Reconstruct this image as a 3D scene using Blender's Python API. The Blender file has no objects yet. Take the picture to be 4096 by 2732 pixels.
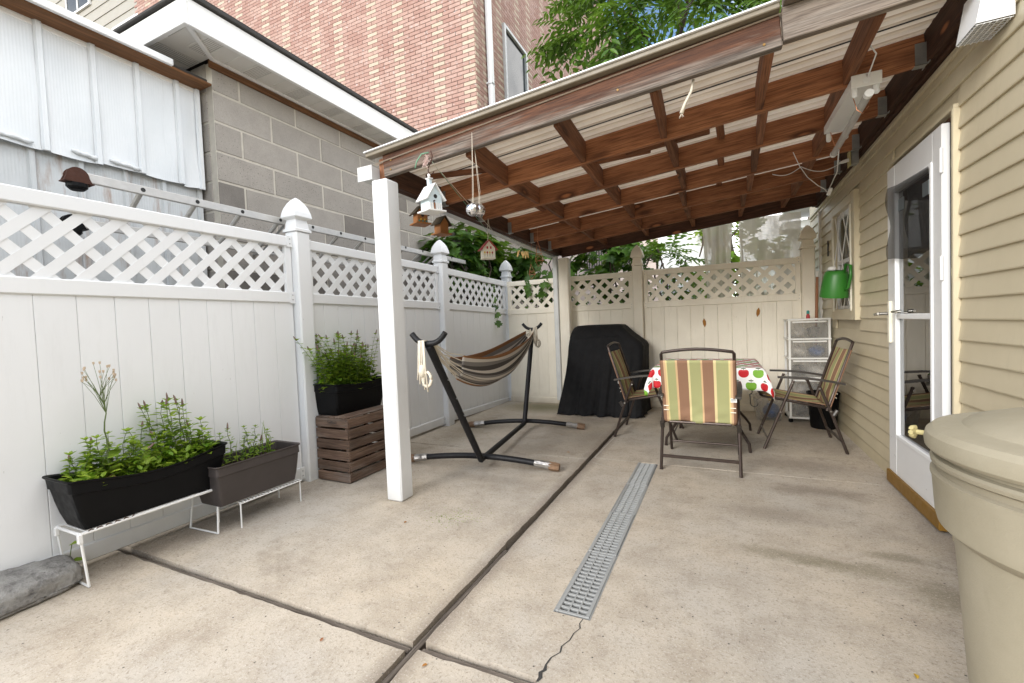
import bpy, math, random
from mathutils import Vector, Matrix
R_ = random.Random(7)
rad = math.radians
scn = bpy.context.scene
col = scn.collection

# ------------------------------------------------------------------ camera
CAM = Vector((0, 0, 1.15))
FPX, CX, CY = 1776.67, 2048.0, 1366.0
XW = Vector((0.90343127, -0.02024766, -0.42825457))    # world axes seen in camera axes (right, down, forward)
YW = Vector((0.42689916, -0.0498049, 0.90292668))
ZW = Vector((-0.03961133, -0.99855371, -0.0363516))
cam_data = bpy.data.cameras.new('camera')
cam = bpy.data.objects.new('camera', cam_data)
col.objects.link(cam)
rt = Vector((XW[0], YW[0], ZW[0])); dn = Vector((XW[1], YW[1], ZW[1])); fw = Vector((XW[2], YW[2], ZW[2]))
cam.matrix_world = Matrix(((rt[0], -dn[0], -fw[0], CAM[0]), (rt[1], -dn[1], -fw[1], CAM[1]),
                           (rt[2], -dn[2], -fw[2], CAM[2]), (0, 0, 0, 1)))
cam_data.sensor_width = 36
cam_data.lens = 36 * FPX / 4096
cam_data.clip_start = 0.03
cam_data.clip_end = 2000
scn.camera = cam

# ------------------------------------------------------------------ light
SUN_EL, SUN_AZ = 22, 197          # azimuth clockwise from +Y: behind the camera, a little to its left
world = bpy.data.worlds.new('World')
scn.world = world
world.use_nodes = True
wt = world.node_tree
for n in list(wt.nodes): wt.nodes.remove(n)
wo = wt.nodes.new('ShaderNodeOutputWorld'); bg = wt.nodes.new('ShaderNodeBackground')
sky = wt.nodes.new('ShaderNodeTexSky')
sky.sky_type = 'NISHITA'; sky.sun_disc = False
sky.sun_elevation = rad(SUN_EL); sky.sun_rotation = rad(SUN_AZ)
sky.air_density = 1.0; sky.dust_density = 0.3; sky.ozone_density = 2.0
# broken white cloud over the blue
tc = wt.nodes.new('ShaderNodeTexCoord'); nz = wt.nodes.new('ShaderNodeTexNoise')
nz.inputs['Scale'].default_value = 1.6; nz.inputs['Detail'].default_value = 6
rp = wt.nodes.new('ShaderNodeValToRGB'); rp.color_ramp.elements[0].position = .46; rp.color_ramp.elements[1].position = .56
mx = wt.nodes.new('ShaderNodeMix'); mx.data_type = 'RGBA'
mpw = wt.nodes.new('ShaderNodeMapping'); mpw.inputs['Location'].default_value = (1.8, .4, 1.3)
wt.links.new(tc.outputs['Generated'], mpw.inputs[0]); wt.links.new(mpw.outputs[0], nz.inputs['Vector']); wt.links.new(nz.outputs[0], rp.inputs[0])
wt.links.new(rp.outputs[0], mx.inputs[0]); wt.links.new(sky.outputs[0], mx.inputs[6])
mx.inputs[7].default_value = (15.0, 14.8, 14.6, 1)
wt.links.new(mx.outputs[2], bg.inputs[0]); bg.inputs[1].default_value = 0.09
wt.links.new(bg.outputs[0], wo.inputs[0])
sd = bpy.data.lights.new('sun', 'SUN'); sd.energy = 1.5; sd.angle = rad(30); sd.color = (1, .96, .9)
sun = bpy.data.objects.new('sun', sd); col.objects.link(sun)
sv = Vector((math.sin(rad(SUN_AZ)) * math.cos(rad(SUN_EL)), math.cos(rad(SUN_AZ)) * math.cos(rad(SUN_EL)), math.sin(rad(SUN_EL))))
sun.rotation_euler = sv.to_track_quat('Z', 'Y').to_euler()
sun.location = (0, 0, 12)
scn.view_settings.view_transform = 'Standard'; scn.view_settings.look = 'None'
scn.view_settings.exposure = 1.35; scn.view_settings.gamma = 1
scn.render.engine = 'CYCLES'
scn.cycles.max_bounces = 7; scn.cycles.diffuse_bounces = 4; scn.cycles.glossy_bounces = 3; scn.cycles.transparent_max_bounces = 10

# pixel of the photograph (4096 wide) -> point on a plane of the place
def ray(px, py):
    v = Vector((px - CX, py - CY, FPX)).normalized()
    return Vector((XW.dot(v), YW.dot(v), ZW.dot(v)))
def on_y(px, py, y): r = ray(px, py); return CAM + r * (y / r.y)
def on_x(px, py, x): r = ray(px, py); return CAM + r * (x / r.x)
def on_z(px, py, z=0): r = ray(px, py); return CAM + r * ((z - CAM.z) / r.z)
def pixel(p):
    d = Vector(p) - CAM
    v = XW * d.x + YW * d.y + ZW * d.z
    if v.z < .05: return None
    return (CX + FPX * v.x / v.z, CY + FPX * v.y / v.z)

# ------------------------------------------------------------------ mesh helpers
class MB:
    """collects shapes; build() links them as ONE mesh object"""
    def __init__(s): s.v = []; s.f = []; s.uv = None
    def add(s, vs, fs):
        o = len(s.v); s.v += [tuple(p) for p in vs]; s.f += [tuple(i + o for i in q) for q in fs]; return s
    def box(s, c, d, rot=None, b=0.0):
        x, y, z = d[0] / 2, d[1] / 2, d[2] / 2
        b = min(b, x * .9, y * .9, z * .9)
        if b <= 0:
            vs = [(i * x, j * y, k * z) for i in (-1, 1) for j in (-1, 1) for k in (-1, 1)]
            fs = [(0, 1, 3, 2), (4, 6, 7, 5), (0, 4, 5, 1), (2, 3, 7, 6), (0, 2, 6, 4), (1, 5, 7, 3)]
        else:
            vs = []; idx = {}
            for i in (-1, 1):
                for j in (-1, 1):
                    for k in (-1, 1):
                        for a in range(3):
                            p = [i * (x - b), j * (y - b), k * (z - b)]
                            p[a] = (i * x, j * y, k * z)[a]
                            idx[(i, j, k, a)] = len(vs); vs.append(tuple(p))
            fs = []
            def ccw(q, n):
                e1 = Vector(vs[q[1]]) - Vector(vs[q[0]]); e2 = Vector(vs[q[2]]) - Vector(vs[q[0]])
                return tuple(q) if e1.cross(e2).dot(Vector(n)) > 0 else tuple(reversed(q))
            for a in range(3):
                o1, o2 = [q for q in range(3) if q != a]
                for sg in (-1, 1):
                    q = []
                    for (u, w) in ((-1, -1), (1, -1), (1, 1), (-1, 1)):
                        k = [0, 0, 0]; k[a] = sg; k[o1] = u; k[o2] = w
                        q.append(idx[(k[0], k[1], k[2], a)])
                    n = [0, 0, 0]; n[a] = sg; fs.append(ccw(q, n))
                for u in (-1, 1):
                    for w in (-1, 1):
                        k0 = [0, 0, 0]; k1 = [0, 0, 0]; k0[a] = -1; k1[a] = 1
                        for k in (k0, k1): k[o1] = u; k[o2] = w
                        q = [idx[(*k0, o1)], idx[(*k1, o1)], idx[(*k1, o2)], idx[(*k0, o2)]]
                        n = [0, 0, 0]; n[o1] = u; n[o2] = w; fs.append(ccw(q, n))
            for i in (-1, 1):
                for j in (-1, 1):
                    for k in (-1, 1): fs.append(ccw([idx[(i, j, k, a)] for a in range(3)], (i, j, k)))
        if rot is not None: vs = [rot @ Vector(p) for p in vs]
        return s.add([(p[0] + c[0], p[1] + c[1], p[2] + c[2]) for p in vs], fs)
    def tube(s, pts, r, n=8, cap=True):
        pts = [Vector(p) for p in pts]; m = len(pts)
        rr = r if isinstance(r, (list, tuple)) else [r] * m
        vs = []; u = None
        for i, p in enumerate(pts):
            t = (pts[min(i + 1, m - 1)] - pts[max(i - 1, 0)])
            if t.length < 1e-9: t = Vector((0, 0, 1))
            t.normalize()
            if u is None: u = t.orthogonal().normalized()
            else:
                u = u - t * u.dot(t)
                u = t.orthogonal().normalized() if u.length < 1e-6 else u.normalized()
            w = t.cross(u)
            vs += [p + (u * math.cos(2 * math.pi * k / n) + w * math.sin(2 * math.pi * k / n)) * rr[i] for k in range(n)]
        fs = [(i * n + k, i * n + (k + 1) % n, (i + 1) * n + (k + 1) % n, (i + 1) * n + k) for i in range(m - 1) for k in range(n)]
        if cap: fs += [tuple(reversed(range(n))), tuple(range((m - 1) * n, m * n))]
        return s.add(vs, fs)
    def lathe(s, prof, n=24, c=(0, 0, 0), square=False):
        """prof: (radius, z) from bottom to top"""
        vs = []
        for (r, z) in prof:
            for k in range(n):
                a = 2 * math.pi * (k + .5) / n
                q = r / math.cos(math.pi / 4) if square else r
                vs.append((c[0] + q * math.cos(a), c[1] + q * math.sin(a), c[2] + z))
        m = len(prof)
        fs = [(i * n + k, i * n + (k + 1) % n, (i + 1) * n + (k + 1) % n, (i + 1) * n + k) for i in range(m - 1) for k in range(n)]
        fs += [tuple(reversed(range(n))), tuple(range((m - 1) * n, m * n))]
        return s.add(vs, fs)
    def prism(s, poly, a, b):
        """poly: 3d loop; swept from offset vector a to b"""
        n = len(poly); a = Vector(a); b = Vector(b)
        vs = [Vector(p) + a for p in poly] + [Vector(p) + b for p in poly]
        fs = [tuple(reversed(range(n))), tuple(range(n, 2 * n))] + [(i, (i + 1) % n, n + (i + 1) % n, n + i) for i in range(n)]
        return s.add(vs, fs)
    def grid(s, fn, nu, nv, closed_u=False):
        vs = [fn(i / (nu - (0 if closed_u else 1)), j / (nv - 1)) for j in range(nv) for i in range(nu)]
        fs = []
        for j in range(nv - 1):
            for i in range(nu if closed_u else nu - 1):
                i2 = (i + 1) % nu
                fs.append((j * nu + i, j * nu + i2, (j + 1) * nu + i2, (j + 1) * nu + i))
        return s.add(vs, fs)
    def build(s, name, mat, parent=None, origin=None, smooth=False, fix=True):
        if origin is None:
            xs = [p[0] for p in s.v]; ys = [p[1] for p in s.v]; zs = [p[2] for p in s.v]
            origin = ((min(xs) + max(xs)) / 2, (min(ys) + max(ys)) / 2, (min(zs) + max(zs)) / 2 if parent else min(zs))
        o = Vector(origin)
        me = bpy.data.meshes.new(name)
        me.from_pydata([(p[0] - o.x, p[1] - o.y, p[2] - o.z) for p in s.v], [], s.f)
        if s.uv:
            l = me.uv_layers.new(name='UVMap')
            for li, lp in enumerate(me.loops): l.data[li].uv = s.uv[lp.vertex_index]
        if fix:
            import bmesh
            bm = bmesh.new(); bm.from_mesh(me); bmesh.ops.recalc_face_normals(bm, faces=bm.faces); bm.to_mesh(me); bm.free()
        if smooth:
            for p in me.polygons: p.use_smooth = True
            if smooth is not True:
                try: me.set_sharp_from_angle(angle=rad(smooth))
                except Exception: pass
        ms = mat if isinstance(mat, (list, tuple)) else [mat]
        for m_ in ms: me.materials.append(m_)
        ob = bpy.data.objects.new(name, me); col.objects.link(ob)
        if parent: ob.parent = parent; ob.location = o - parent.location
        else: ob.location = o
        return ob

def empty(name, loc=(0, 0, 0)):
    o = bpy.data.objects.new(name, None); o.empty_display_size = .1
    col.objects.link(o); o.location = loc; return o
def tag(o, label, cat, group=None):
    o['label'] = label; o['category'] = cat
    if group: o['group'] = group
    return o
def structure(o): o['kind'] = 'structure'; return o
def stuff(o): o['kind'] = 'stuff'; return o
def copy_tree(o, parent=None):
    c = o.copy(); col.objects.link(c); c.parent = parent
    for k in ('label', 'category', 'group'):
        if k in c and parent is not None: del c[k]
    for ch in list(o.children): copy_tree(ch, c)
    return c
def cbox(name, c, d, mat, parent=None, b=.003):
    return MB().box(c, d, b=b).build(name, mat, parent, origin=c if parent else (c[0], c[1], c[2] - d[2] / 2))
_mc = {}
def piece(name, c, d, mat, parent, b=.003):
    """box part with shared mesh data between equal sizes"""
    k = (name, tuple(round(x, 4) for x in d), mat.name, b)
    if k not in _mc:
        ob = MB().box((0, 0, 0), d, b=b).build(name, mat, parent, origin=(0, 0, 0)); _mc[k] = ob.data
    else:
        ob = bpy.data.objects.new(name, _mc[k]); col.objects.link(ob); ob.parent = parent
    ob.location = Vector(c) - (parent.location if parent else Vector())
    return ob
def beam(name, p0, p1, h, w, mat, parent=None, up=(0, 0, 1), b=.004):
    """board whose local X runs from p0 to p1 (grain follows it); h along up, w across"""
    p0 = Vector(p0); p1 = Vector(p1); L = (p1 - p0).length
    x = (p1 - p0).normalized(); z = Vector(up); z = (z - x * z.dot(x)).normalized(); y = z.cross(x)
    ob = MB().box((0, 0, 0), (L, w, h), b=b).build(name, mat, None, origin=(0, 0, 0))
    m = Matrix((x, y, z)).transposed().to_4x4(); m.translation = (p0 + p1) / 2 - (parent.location if parent else Vector())
    ob.parent = parent; ob.matrix_local = m
    return ob
def rot_z(a): return Matrix.Rotation(a, 3, 'Z')
def arc_pts(fn, n): return [fn(i / (n - 1)) for i in range(n)]
def lerp(a, b, t): return tuple(a[i] + (b[i] - a[i]) * t for i in range(len(a)))

# ------------------------------------------------------------------ material helpers
class NT:
    def __init__(s, name):
        s.m = bpy.data.materials.new(name); s.m.use_nodes = True; s.t = s.m.node_tree
        s.b = s.t.nodes['Principled BSDF']; s.out = s.t.nodes['Material Output']
    def n(s, typ, **kw):
        nd = s.t.nodes.new(typ)
        for k, v in kw.items(): setattr(nd, k, v)
        return nd
    def L(s, a, b): s.t.links.new(a, b); return b
    def setv(s, inp, v):
        if hasattr(v, 'is_linked') or hasattr(v, 'links'): s.L(v, inp)
        elif isinstance(v, (tuple, list)) and len(v) == 3 and inp.type == 'RGBA': inp.default_value = (*v, 1)
        else: inp.default_value = v
    def obj(s): return s.n('ShaderNodeTexCoord').outputs['Object']
    def uv(s): return s.n('ShaderNodeTexCoord').outputs['UV']
    def pos(s): return s.n('ShaderNodeNewGeometry').outputs['Position']
    def rnd(s): return s.n('ShaderNodeObjectInfo').outputs['Random']
    def island(s): return s.n('ShaderNodeNewGeometry').outputs['Random Per Island']
    def scale(s, vec, sc, off=None):
        nd = s.n('ShaderNodeMapping'); s.L(vec, nd.inputs[0]); nd.inputs['Scale'].default_value = sc
        if off is not None:
            cb = s.n('ShaderNodeCombineXYZ')
            for i in range(3): s.L(off, cb.inputs[i])
            vm = s.n('ShaderNodeVectorMath', operation='SCALE'); s.L(cb.outputs[0], vm.inputs[0]); vm.inputs['Scale'].default_value = 37.0
            s.L(vm.outputs[0], nd.inputs['Location'])
        return nd.outputs[0]
    def noise(s, vec, sc, det=4, rough=.55, dist=0.0):
        nd = s.n('ShaderNodeTexNoise'); s.L(vec, nd.inputs['Vector']); nd.inputs['Scale'].default_value = sc
        nd.inputs['Detail'].default_value = det; nd.inputs['Roughness'].default_value = rough; nd.inputs['Distortion'].default_value = dist
        return nd.outputs[0]
    def voro(s, vec, sc, feat='F1'):
        nd = s.n('ShaderNodeTexVoronoi', feature=feat); s.L(vec, nd.inputs['Vector']); nd.inputs['Scale'].default_value = sc
        return nd
    def ramp(s, fac, stops, interp='LINEAR'):
        nd = s.n('ShaderNodeValToRGB'); cr = nd.color_ramp; cr.interpolation = interp
        while len(cr.elements) < len(stops): cr.elements.new(.5)
        while len(cr.elements) > len(stops): cr.elements.remove(cr.elements[-1])
        for e, (p, c) in zip(cr.elements, stops):
            e.position = p; e.color = (*c, 1) if isinstance(c, tuple) else (c, c, c, 1)
        s.L(fac, nd.inputs[0]); return nd.outputs[0]
    def mix(s, fac, a, b, mode='MIX'):
        nd = s.n('ShaderNodeMix', data_type='RGBA', blend_type=mode)
        s.setv(nd.inputs[0], fac); s.setv(nd.inputs[6], a); s.setv(nd.inputs[7], b); return nd.outputs[2]
    def math(s, op, a, b=0.0, c=None):
        nd = s.n('ShaderNodeMath', operation=op); s.setv(nd.inputs[0], a); s.setv(nd.inputs[1], b)
        if c is not None: s.setv(nd.inputs[2], c)
        return nd.outputs[0]
    def sep(s, vec):
        nd = s.n('ShaderNodeSeparateXYZ'); s.L(vec, nd.inputs[0]); return nd.outputs
    def bump(s, h, st=.3, d=.01):
        nd = s.n('ShaderNodeBump'); nd.inputs['Strength'].default_value = st; nd.inputs['Distance'].default_value = d
        s.L(h, nd.inputs['Height']); s.L(nd.outputs[0], s.b.inputs['Normal']); return nd
    def fin(s, color, rough=.5, metal=0.0, spec=.5):
        s.setv(s.b.inputs['Base Color'], color); s.setv(s.b.inputs['Roughness'], rough); s.setv(s.b.inputs['Metallic'], metal)
        s.b.inputs['Specular IOR Level'].default_value = spec
        return s.m

def plain(name, c, rough=.5, metal=0.0, var=.12, sc=8.0, spec=.5, bump=0.0, bsc=60):
    t = NT(name); o = t.scale(t.obj(), (1, 1, 1), t.rnd())
    f = t.noise(o, sc, 5)
    cc = t.mix(f, tuple(x * (1 - var) for x in c), tuple(min(1, x * (1 + var)) for x in c))
    if bump: t.bump(t.noise(o, bsc, 3), bump, .004)
    r = t.ramp(t.noise(o, sc * 2.3, 4), [(.3, max(0, rough - .08)), (.7, min(1, rough + .08))])
    return t.fin(cc, r, metal, spec)

def vinyl(name, c, dirt, amt):
    t = NT(name); p = t.pos(); o = t.scale(t.obj(), (1, 1, 1), t.rnd())
    f1 = t.ramp(t.noise(p, 1.3, 5, .6), [(.42, 0.0), (.75, 1.0)])
    f2 = t.ramp(t.noise(t.scale(p, (9, 9, 1.2)), 3.0, 6, .7), [(.5, 0.0), (.8, 1.0)])
    d = t.math('MULTIPLY', t.math('MAXIMUM', f1, f2), amt)
    z = t.sep(p)[2]
    splash = t.ramp(t.math('ADD', z, t.math('MULTIPLY', t.noise(p, 7, 4), .16)), [(.06, 1.0), (.26, 0.0)])
    d = t.math('MAXIMUM', d, t.math('MULTIPLY', splash, max(amt, .2) * 2.4))
    scf = t.math('MULTIPLY', t.ramp(t.noise(t.scale(p, (26, 26, 9)), 1.7, 4, .6), [(.70, 0.0), (.74, .7)]), t.ramp(t.noise(p, 2.6, 3), [(.50, 0.0), (.56, 1.0)]))
    d = t.math('MAXIMUM', d, scf)
    k = t.ramp(t.noise(o, 1.0, 2), [(0, .95), (1, 1.03)])
    cc = t.mix(1.0, t.mix(d, c, dirt), k, 'MULTIPLY')
    t.bump(t.noise(t.scale(o, (40, 40, 2)), 6, 2), .03, .003)
    return t.fin(cc, t.ramp(f1, [(0, .38), (1, .6)]), 0, .4)

def wood(name, lo, hi, dark, weather=None, wamt=0.0, rough=.7, knots=True, wz=None):
    """grain along local X"""
    t = NT(name); r = t.rnd(); o = t.scale(t.obj(), (1, 1, 1), r)
    g = t.noise(t.scale(o, (1.3, 22, 22)), 2.2, 6, .6, .6)
    g2 = t.noise(t.scale(o, (3, 90, 90)), 2.0, 3, .6)
    c = t.mix(t.ramp(g, [(.33, 0.0), (.68, 1.0)]), lo, hi)
    c = t.mix(t.math('MULTIPLY', t.ramp(g2, [(.48, 0.0), (.64, 1.0)]), .62), c, dark)
    blot = t.ramp(t.noise(t.scale(o, (1.2, 3, 3)), 1.6, 5, .6), [(.52, 0.0), (.72, 1.0)])
    c = t.mix(t.math('MULTIPLY', blot, .5), c, dark)
    if knots:
        vd = t.voro(t.scale(o, (2.2, 6.0, 6.0)), 1.0)
        kn = t.ramp(vd.outputs['Distance'], [(.10, .95), (.15, .75), (.26, 0.0)])
        ko = t.ramp(vd.outputs['Distance'], [(.07, (.36, .14, .06)), (.13, (.05, .018, .009))])
        c = t.mix(kn, c, ko)
    if weather:
        wn = t.noise(t.scale(o, (.9, 5, 5)), 1.4, 6, .65, .4)
        if wz is not None:
            zz = t.sep(t.obj())[2]
            wn = t.math('ADD', wn, t.math('MULTIPLY', zz, wz))
        w = t.ramp(wn, [(.5 - wamt, 0.0), (.72 - wamt, 1.0)])
        wc = t.mix(t.ramp(t.noise(t.scale(o, (2, 60, 60)), 2.0, 4), [(.36, 0.0), (.6, 1.0)]), tuple(x * .3 for x in weather), weather)
        c = t.mix(w, c, wc)
    k = t.ramp(r, [(0, .78), (1, 1.22)])
    c = t.mix(1.0, c, k, 'MULTIPLY')
    t.bump(t.math('ADD', g, g2), .35, .004)
    return t.fin(c, rough, 0, .25)

def leafmat(name, a, b, tr=.35):
    t = NT(name); i = t.island()
    c = t.mix(i, a, b); c = t.mix(t.math('MULTIPLY', t.noise(t.obj(), 9, 3), .3), c, tuple(x * .55 for x in a))
    t.fin(c, .45, 0, .4)
    ts = t.n('ShaderNodeBsdfTranslucent'); t.L(t.mix(.5, c, (.25, .4, .03)), ts.inputs[0])
    ms = t.n('ShaderNodeMixShader'); ms.inputs[0].default_value = tr
    t.L(t.b.outputs[0], ms.inputs[1]); t.L(ts.outputs[0], ms.inputs[2]); t.L(ms.outputs[0], t.out.inputs[0])
    return t.m

def concrete_mat():
    t = NT('patio_concrete'); p = t.pos()
    big = t.noise(p, .9, 6, .6); mid = t.noise(p, 4.5, 6, .65); fine = t.noise(p, 75, 5, .8); grain = t.noise(p, 120, 3, .8)
    c = t.mix(t.ramp(big, [(.38, 0.0), (.64, 1.0)]), (.51, .44, .35), (.465, .425, .37))
    c = t.mix(t.math('MULTIPLY', t.ramp(mid, [(.42, 0.0), (.70, 1.0)]), .62), c, (.30, .25, .195))
    m2 = t.noise(p, 17, 6, .75)
    c = t.mix(t.ramp(m2, [(.53, 0.0), (.70, .5)]), c, (.25, .205, .16))
    c = t.mix(t.ramp(t.noise(t.scale(p, (1, 1, 1)), 26, 5, .75), [(.56, 0.0), (.70, .5)]), c, (.52, .48, .42))
    c = t.mix(t.ramp(t.noise(p, 1.7, 7, .62, .3), [(.56, 0.0), (.72, .55)]), c, (.50, .465, .42))
    st = t.ramp(t.noise(p, 1.1, 8, .68, .2), [(.60, 0.0), (.70, .5)])
    c = t.mix(st, c, (.20, .165, .13))
    # trowel streaks running across
    sk = t.ramp(t.noise(t.scale(p, (1.0, 4.5, 1)), 2.2, 7, .68), [(.60, 0.0), (.78, .35)])
    c = t.mix(sk, c, (.235, .20, .165))
    # stains where water and pots have stood
    sx, sy, sz = t.sep(p)
    jn = t.math('MULTIPLY', t.math('SUBTRACT', t.noise(p, 4.5, 9, .78), .5), 3.6)
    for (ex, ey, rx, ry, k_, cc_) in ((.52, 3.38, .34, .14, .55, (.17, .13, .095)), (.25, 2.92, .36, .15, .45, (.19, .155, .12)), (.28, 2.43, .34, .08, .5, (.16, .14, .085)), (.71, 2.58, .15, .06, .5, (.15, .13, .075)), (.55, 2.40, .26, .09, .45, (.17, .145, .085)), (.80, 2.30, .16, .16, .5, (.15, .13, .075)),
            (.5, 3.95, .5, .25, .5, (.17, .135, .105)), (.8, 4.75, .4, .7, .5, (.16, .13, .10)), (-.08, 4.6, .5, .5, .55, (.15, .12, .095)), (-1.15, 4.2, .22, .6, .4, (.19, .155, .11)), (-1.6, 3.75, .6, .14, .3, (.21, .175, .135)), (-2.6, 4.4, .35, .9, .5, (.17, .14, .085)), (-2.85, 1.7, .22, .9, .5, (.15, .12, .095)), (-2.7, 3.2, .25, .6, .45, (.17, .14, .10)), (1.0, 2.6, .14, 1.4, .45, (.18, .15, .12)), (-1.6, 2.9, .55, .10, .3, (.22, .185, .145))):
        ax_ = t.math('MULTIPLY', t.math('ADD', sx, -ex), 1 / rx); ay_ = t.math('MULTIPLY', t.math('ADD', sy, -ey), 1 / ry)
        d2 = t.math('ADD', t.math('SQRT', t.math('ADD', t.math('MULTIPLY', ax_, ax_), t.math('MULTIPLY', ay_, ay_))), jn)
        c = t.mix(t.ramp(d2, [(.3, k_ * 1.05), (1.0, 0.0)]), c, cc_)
    # grime along the joints
    for (ax_, v0) in ((sx, -1.032),):
        gj = t.math('ADD', t.math('ABSOLUTE', t.math('ADD', ax_, -v0)), t.math('MULTIPLY', t.math('SUBTRACT', t.noise(p, 9, 6, .7), .5), .10))
        c = t.mix(t.ramp(gj, [(.02, .6), (.09, 0.0)]), c, (.16, .13, .105))
    # damp green by the fence corner
    dx = t.math('MULTIPLY', t.math('ADD', sx, 2.25), .95); dy = t.math('MULTIPLY', t.math('ADD', sy, -5.7), 1.5)
    dd = t.math('SQRT', t.math('ADD', t.math('MULTIPLY', dx, dx), t.math('MULTIPLY', dy, dy)))
    gm = t.ramp(t.math('ADD', dd, t.math('MULTIPLY', mid, .6)), [(.45, .75), (1.2, 0.0)])
    c = t.mix(gm, c, (.13, .125, .045))
    spk = t.ramp(fine, [(.53, 0.0), (.67, .85)])
    c = t.mix(spk, c, (.21, .17, .13))
    spk2 = t.ramp(grain, [(.56, 0.0), (.68, .75)])
    c = t.mix(spk2, c, (.60, .56, .50))
    vd = t.voro(p, 24); chip = t.ramp(vd.outputs['Distance'], [(.06, 1.0), (.11, 0.0)])
    csel = t.ramp(t.sep(vd.outputs['Color'])[0], [(.62, 0.0), (.64, 1.0)])
    c = t.mix(t.math('MULTIPLY', chip, csel), c, (.10, .09, .08))
    t.bump(t.math('ADD', t.math('ADD', fine, grain), t.math('MULTIPLY', mid, 2.0)), .35, .004)
    return t.fin(c, .88, 0, .2)

def block_mat():
    t = NT('cinder_block'); r = t.rnd(); o = t.scale(t.obj(), (1, 1, 1), r)
    c = t.ramp(r, [(0, (.33, .305, .275)), (.5, (.39, .36, .325)), (.86, (.35, .325, .295)), (.93, (.18, .165, .15)), (1, (.21, .19, .17))])
    c = t.mix(t.math('MULTIPLY', t.ramp(t.noise(o, 7, 6, .65), [(.4, 0.0), (.7, 1.0)]), .5), c, (.27, .25, .225))
    pit = t.voro(o, 60); pm = t.ramp(pit.outputs['Distance'], [(.1, 1.0), (.26, 0.0)])
    ps = t.ramp(t.sep(pit.outputs['Color'])[0], [(.7, 0.0), (.74, 1.0)])
    pf = t.math('MULTIPLY', pm, ps)
    c = t.mix(t.math('MULTIPLY', pf, .8), c, (.09, .08, .07))
    g = t.noise(o, 150, 3, .7)
    c = t.mix(t.ramp(g, [(.45, 0.0), (.75, .5)]), c, (.22, .2, .18))
    t.bump(t.math('SUBTRACT', g, pf), .5, .006)
    return t.fin(c, .95, 0, .1)

def shed_mat(name, c, rust):
    t = NT(name); p = t.pos()
    x, y, z = t.sep(p)
    rib = t.math('SINE', t.math('MULTIPLY', y, 420))
    dent = t.noise(t.scale(p, (1, 3.0, 2.0)), 1.6, 3, .5, .6)
    f = t.ramp(t.noise(p, 2.2, 6, .65), [(.4, 0.0), (.75, 1.0)])
    cc = t.mix(t.math('MULTIPLY', f, .5), c, (.62, .66, .68))
    st = t.ramp(t.noise(t.scale(p, (3, 14, .7)), 1.4, 6, .65), [(.62, 0.0), (.8, .45)])
    cc = t.mix(st, cc, (.42, .44, .44))
    if rust:
        rr = t.ramp(t.noise(t.scale(p, (3, 9, 1.4)), 1.5, 7, .7), [(.53, 0.0), (.72, rust)])
        cc = t.mix(rr, cc, (.25, .115, .04))
    t.bump(t.math('ADD', t.math('MULTIPLY', rib, .02), t.math('MULTIPLY', dent, .9)), .45, .02)
    return t.fin(cc, .42, .0, .5)

def bin_mat():
    t = NT('beige_bin_plastic'); o = t.obj(); p = t.pos()
    c = t.mix(t.ramp(t.noise(p, 3.5, 6, .65), [(.35, 0.0), (.7, 1.0)]), (.33, .295, .22), (.275, .245, .175))
    sc = t.ramp(t.noise(t.scale(p, (30, 30, 4)), 1.6, 6, .7), [(.6, 0.0), (.72, .5)])
    c = t.mix(sc, c, (.27, .245, .18))
    z = t.sep(p)[2]
    gr = t.ramp(t.math('ADD', z, t.math('MULTIPLY', t.noise(p, 14, 5), .03)), [(.655, 0.0), (.668, .5), (.69, 0.0), (.79, 0.0), (.802, .55), (.822, .55), (.84, 0.0)])
    c = t.mix(gr, c, (.22, .19, .135))
    t.bump(t.noise(p, 190, 3, .6), .2, .003)
    return t.fin(c, t.ramp(t.noise(p, 9, 4), [(.3, .42), (.7, .6)]), 0, .4)

def brick_mat(name, a, b, eff):
    t = NT(name); i = t.math('FRACT', t.math('ADD', t.island(), t.rnd())); p = t.pos()
    c = t.ramp(i, [(0, a), (.45, lerp(a, b, .45)), (1, b)])
    n1 = t.noise(p, 11, 5, .7)
    c = t.mix(t.math('MULTIPLY', t.ramp(n1, [(.4, 0.0), (.7, 1.0)]), .4), c, tuple(x * .68 for x in a))
    w = t.ramp(t.noise(p, 9, 6, .75), [(.59, 0.0), (.64, eff)])
    c = t.mix(w, c, (.52, .47, .45))
    t.bump(n1, .3, .006)
    return t.fin(c, .9, 0, .2)

def stripes_mat(name, stops, rough=.85, weave=900):
    t = NT(name); u = t.sep(t.uv())
    c = t.ramp(u[0], stops, 'CONSTANT')
    n = t.noise(t.scale(t.uv(), (weave, weave * .5, 1)), 1.0, 2)
    c = t.mix(t.math('MULTIPLY', n, .3), c, tuple((.2, .15, .1)))
    t.bump(n, .15, .002)
    return t.fin(c, rough, 0, .2)

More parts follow.
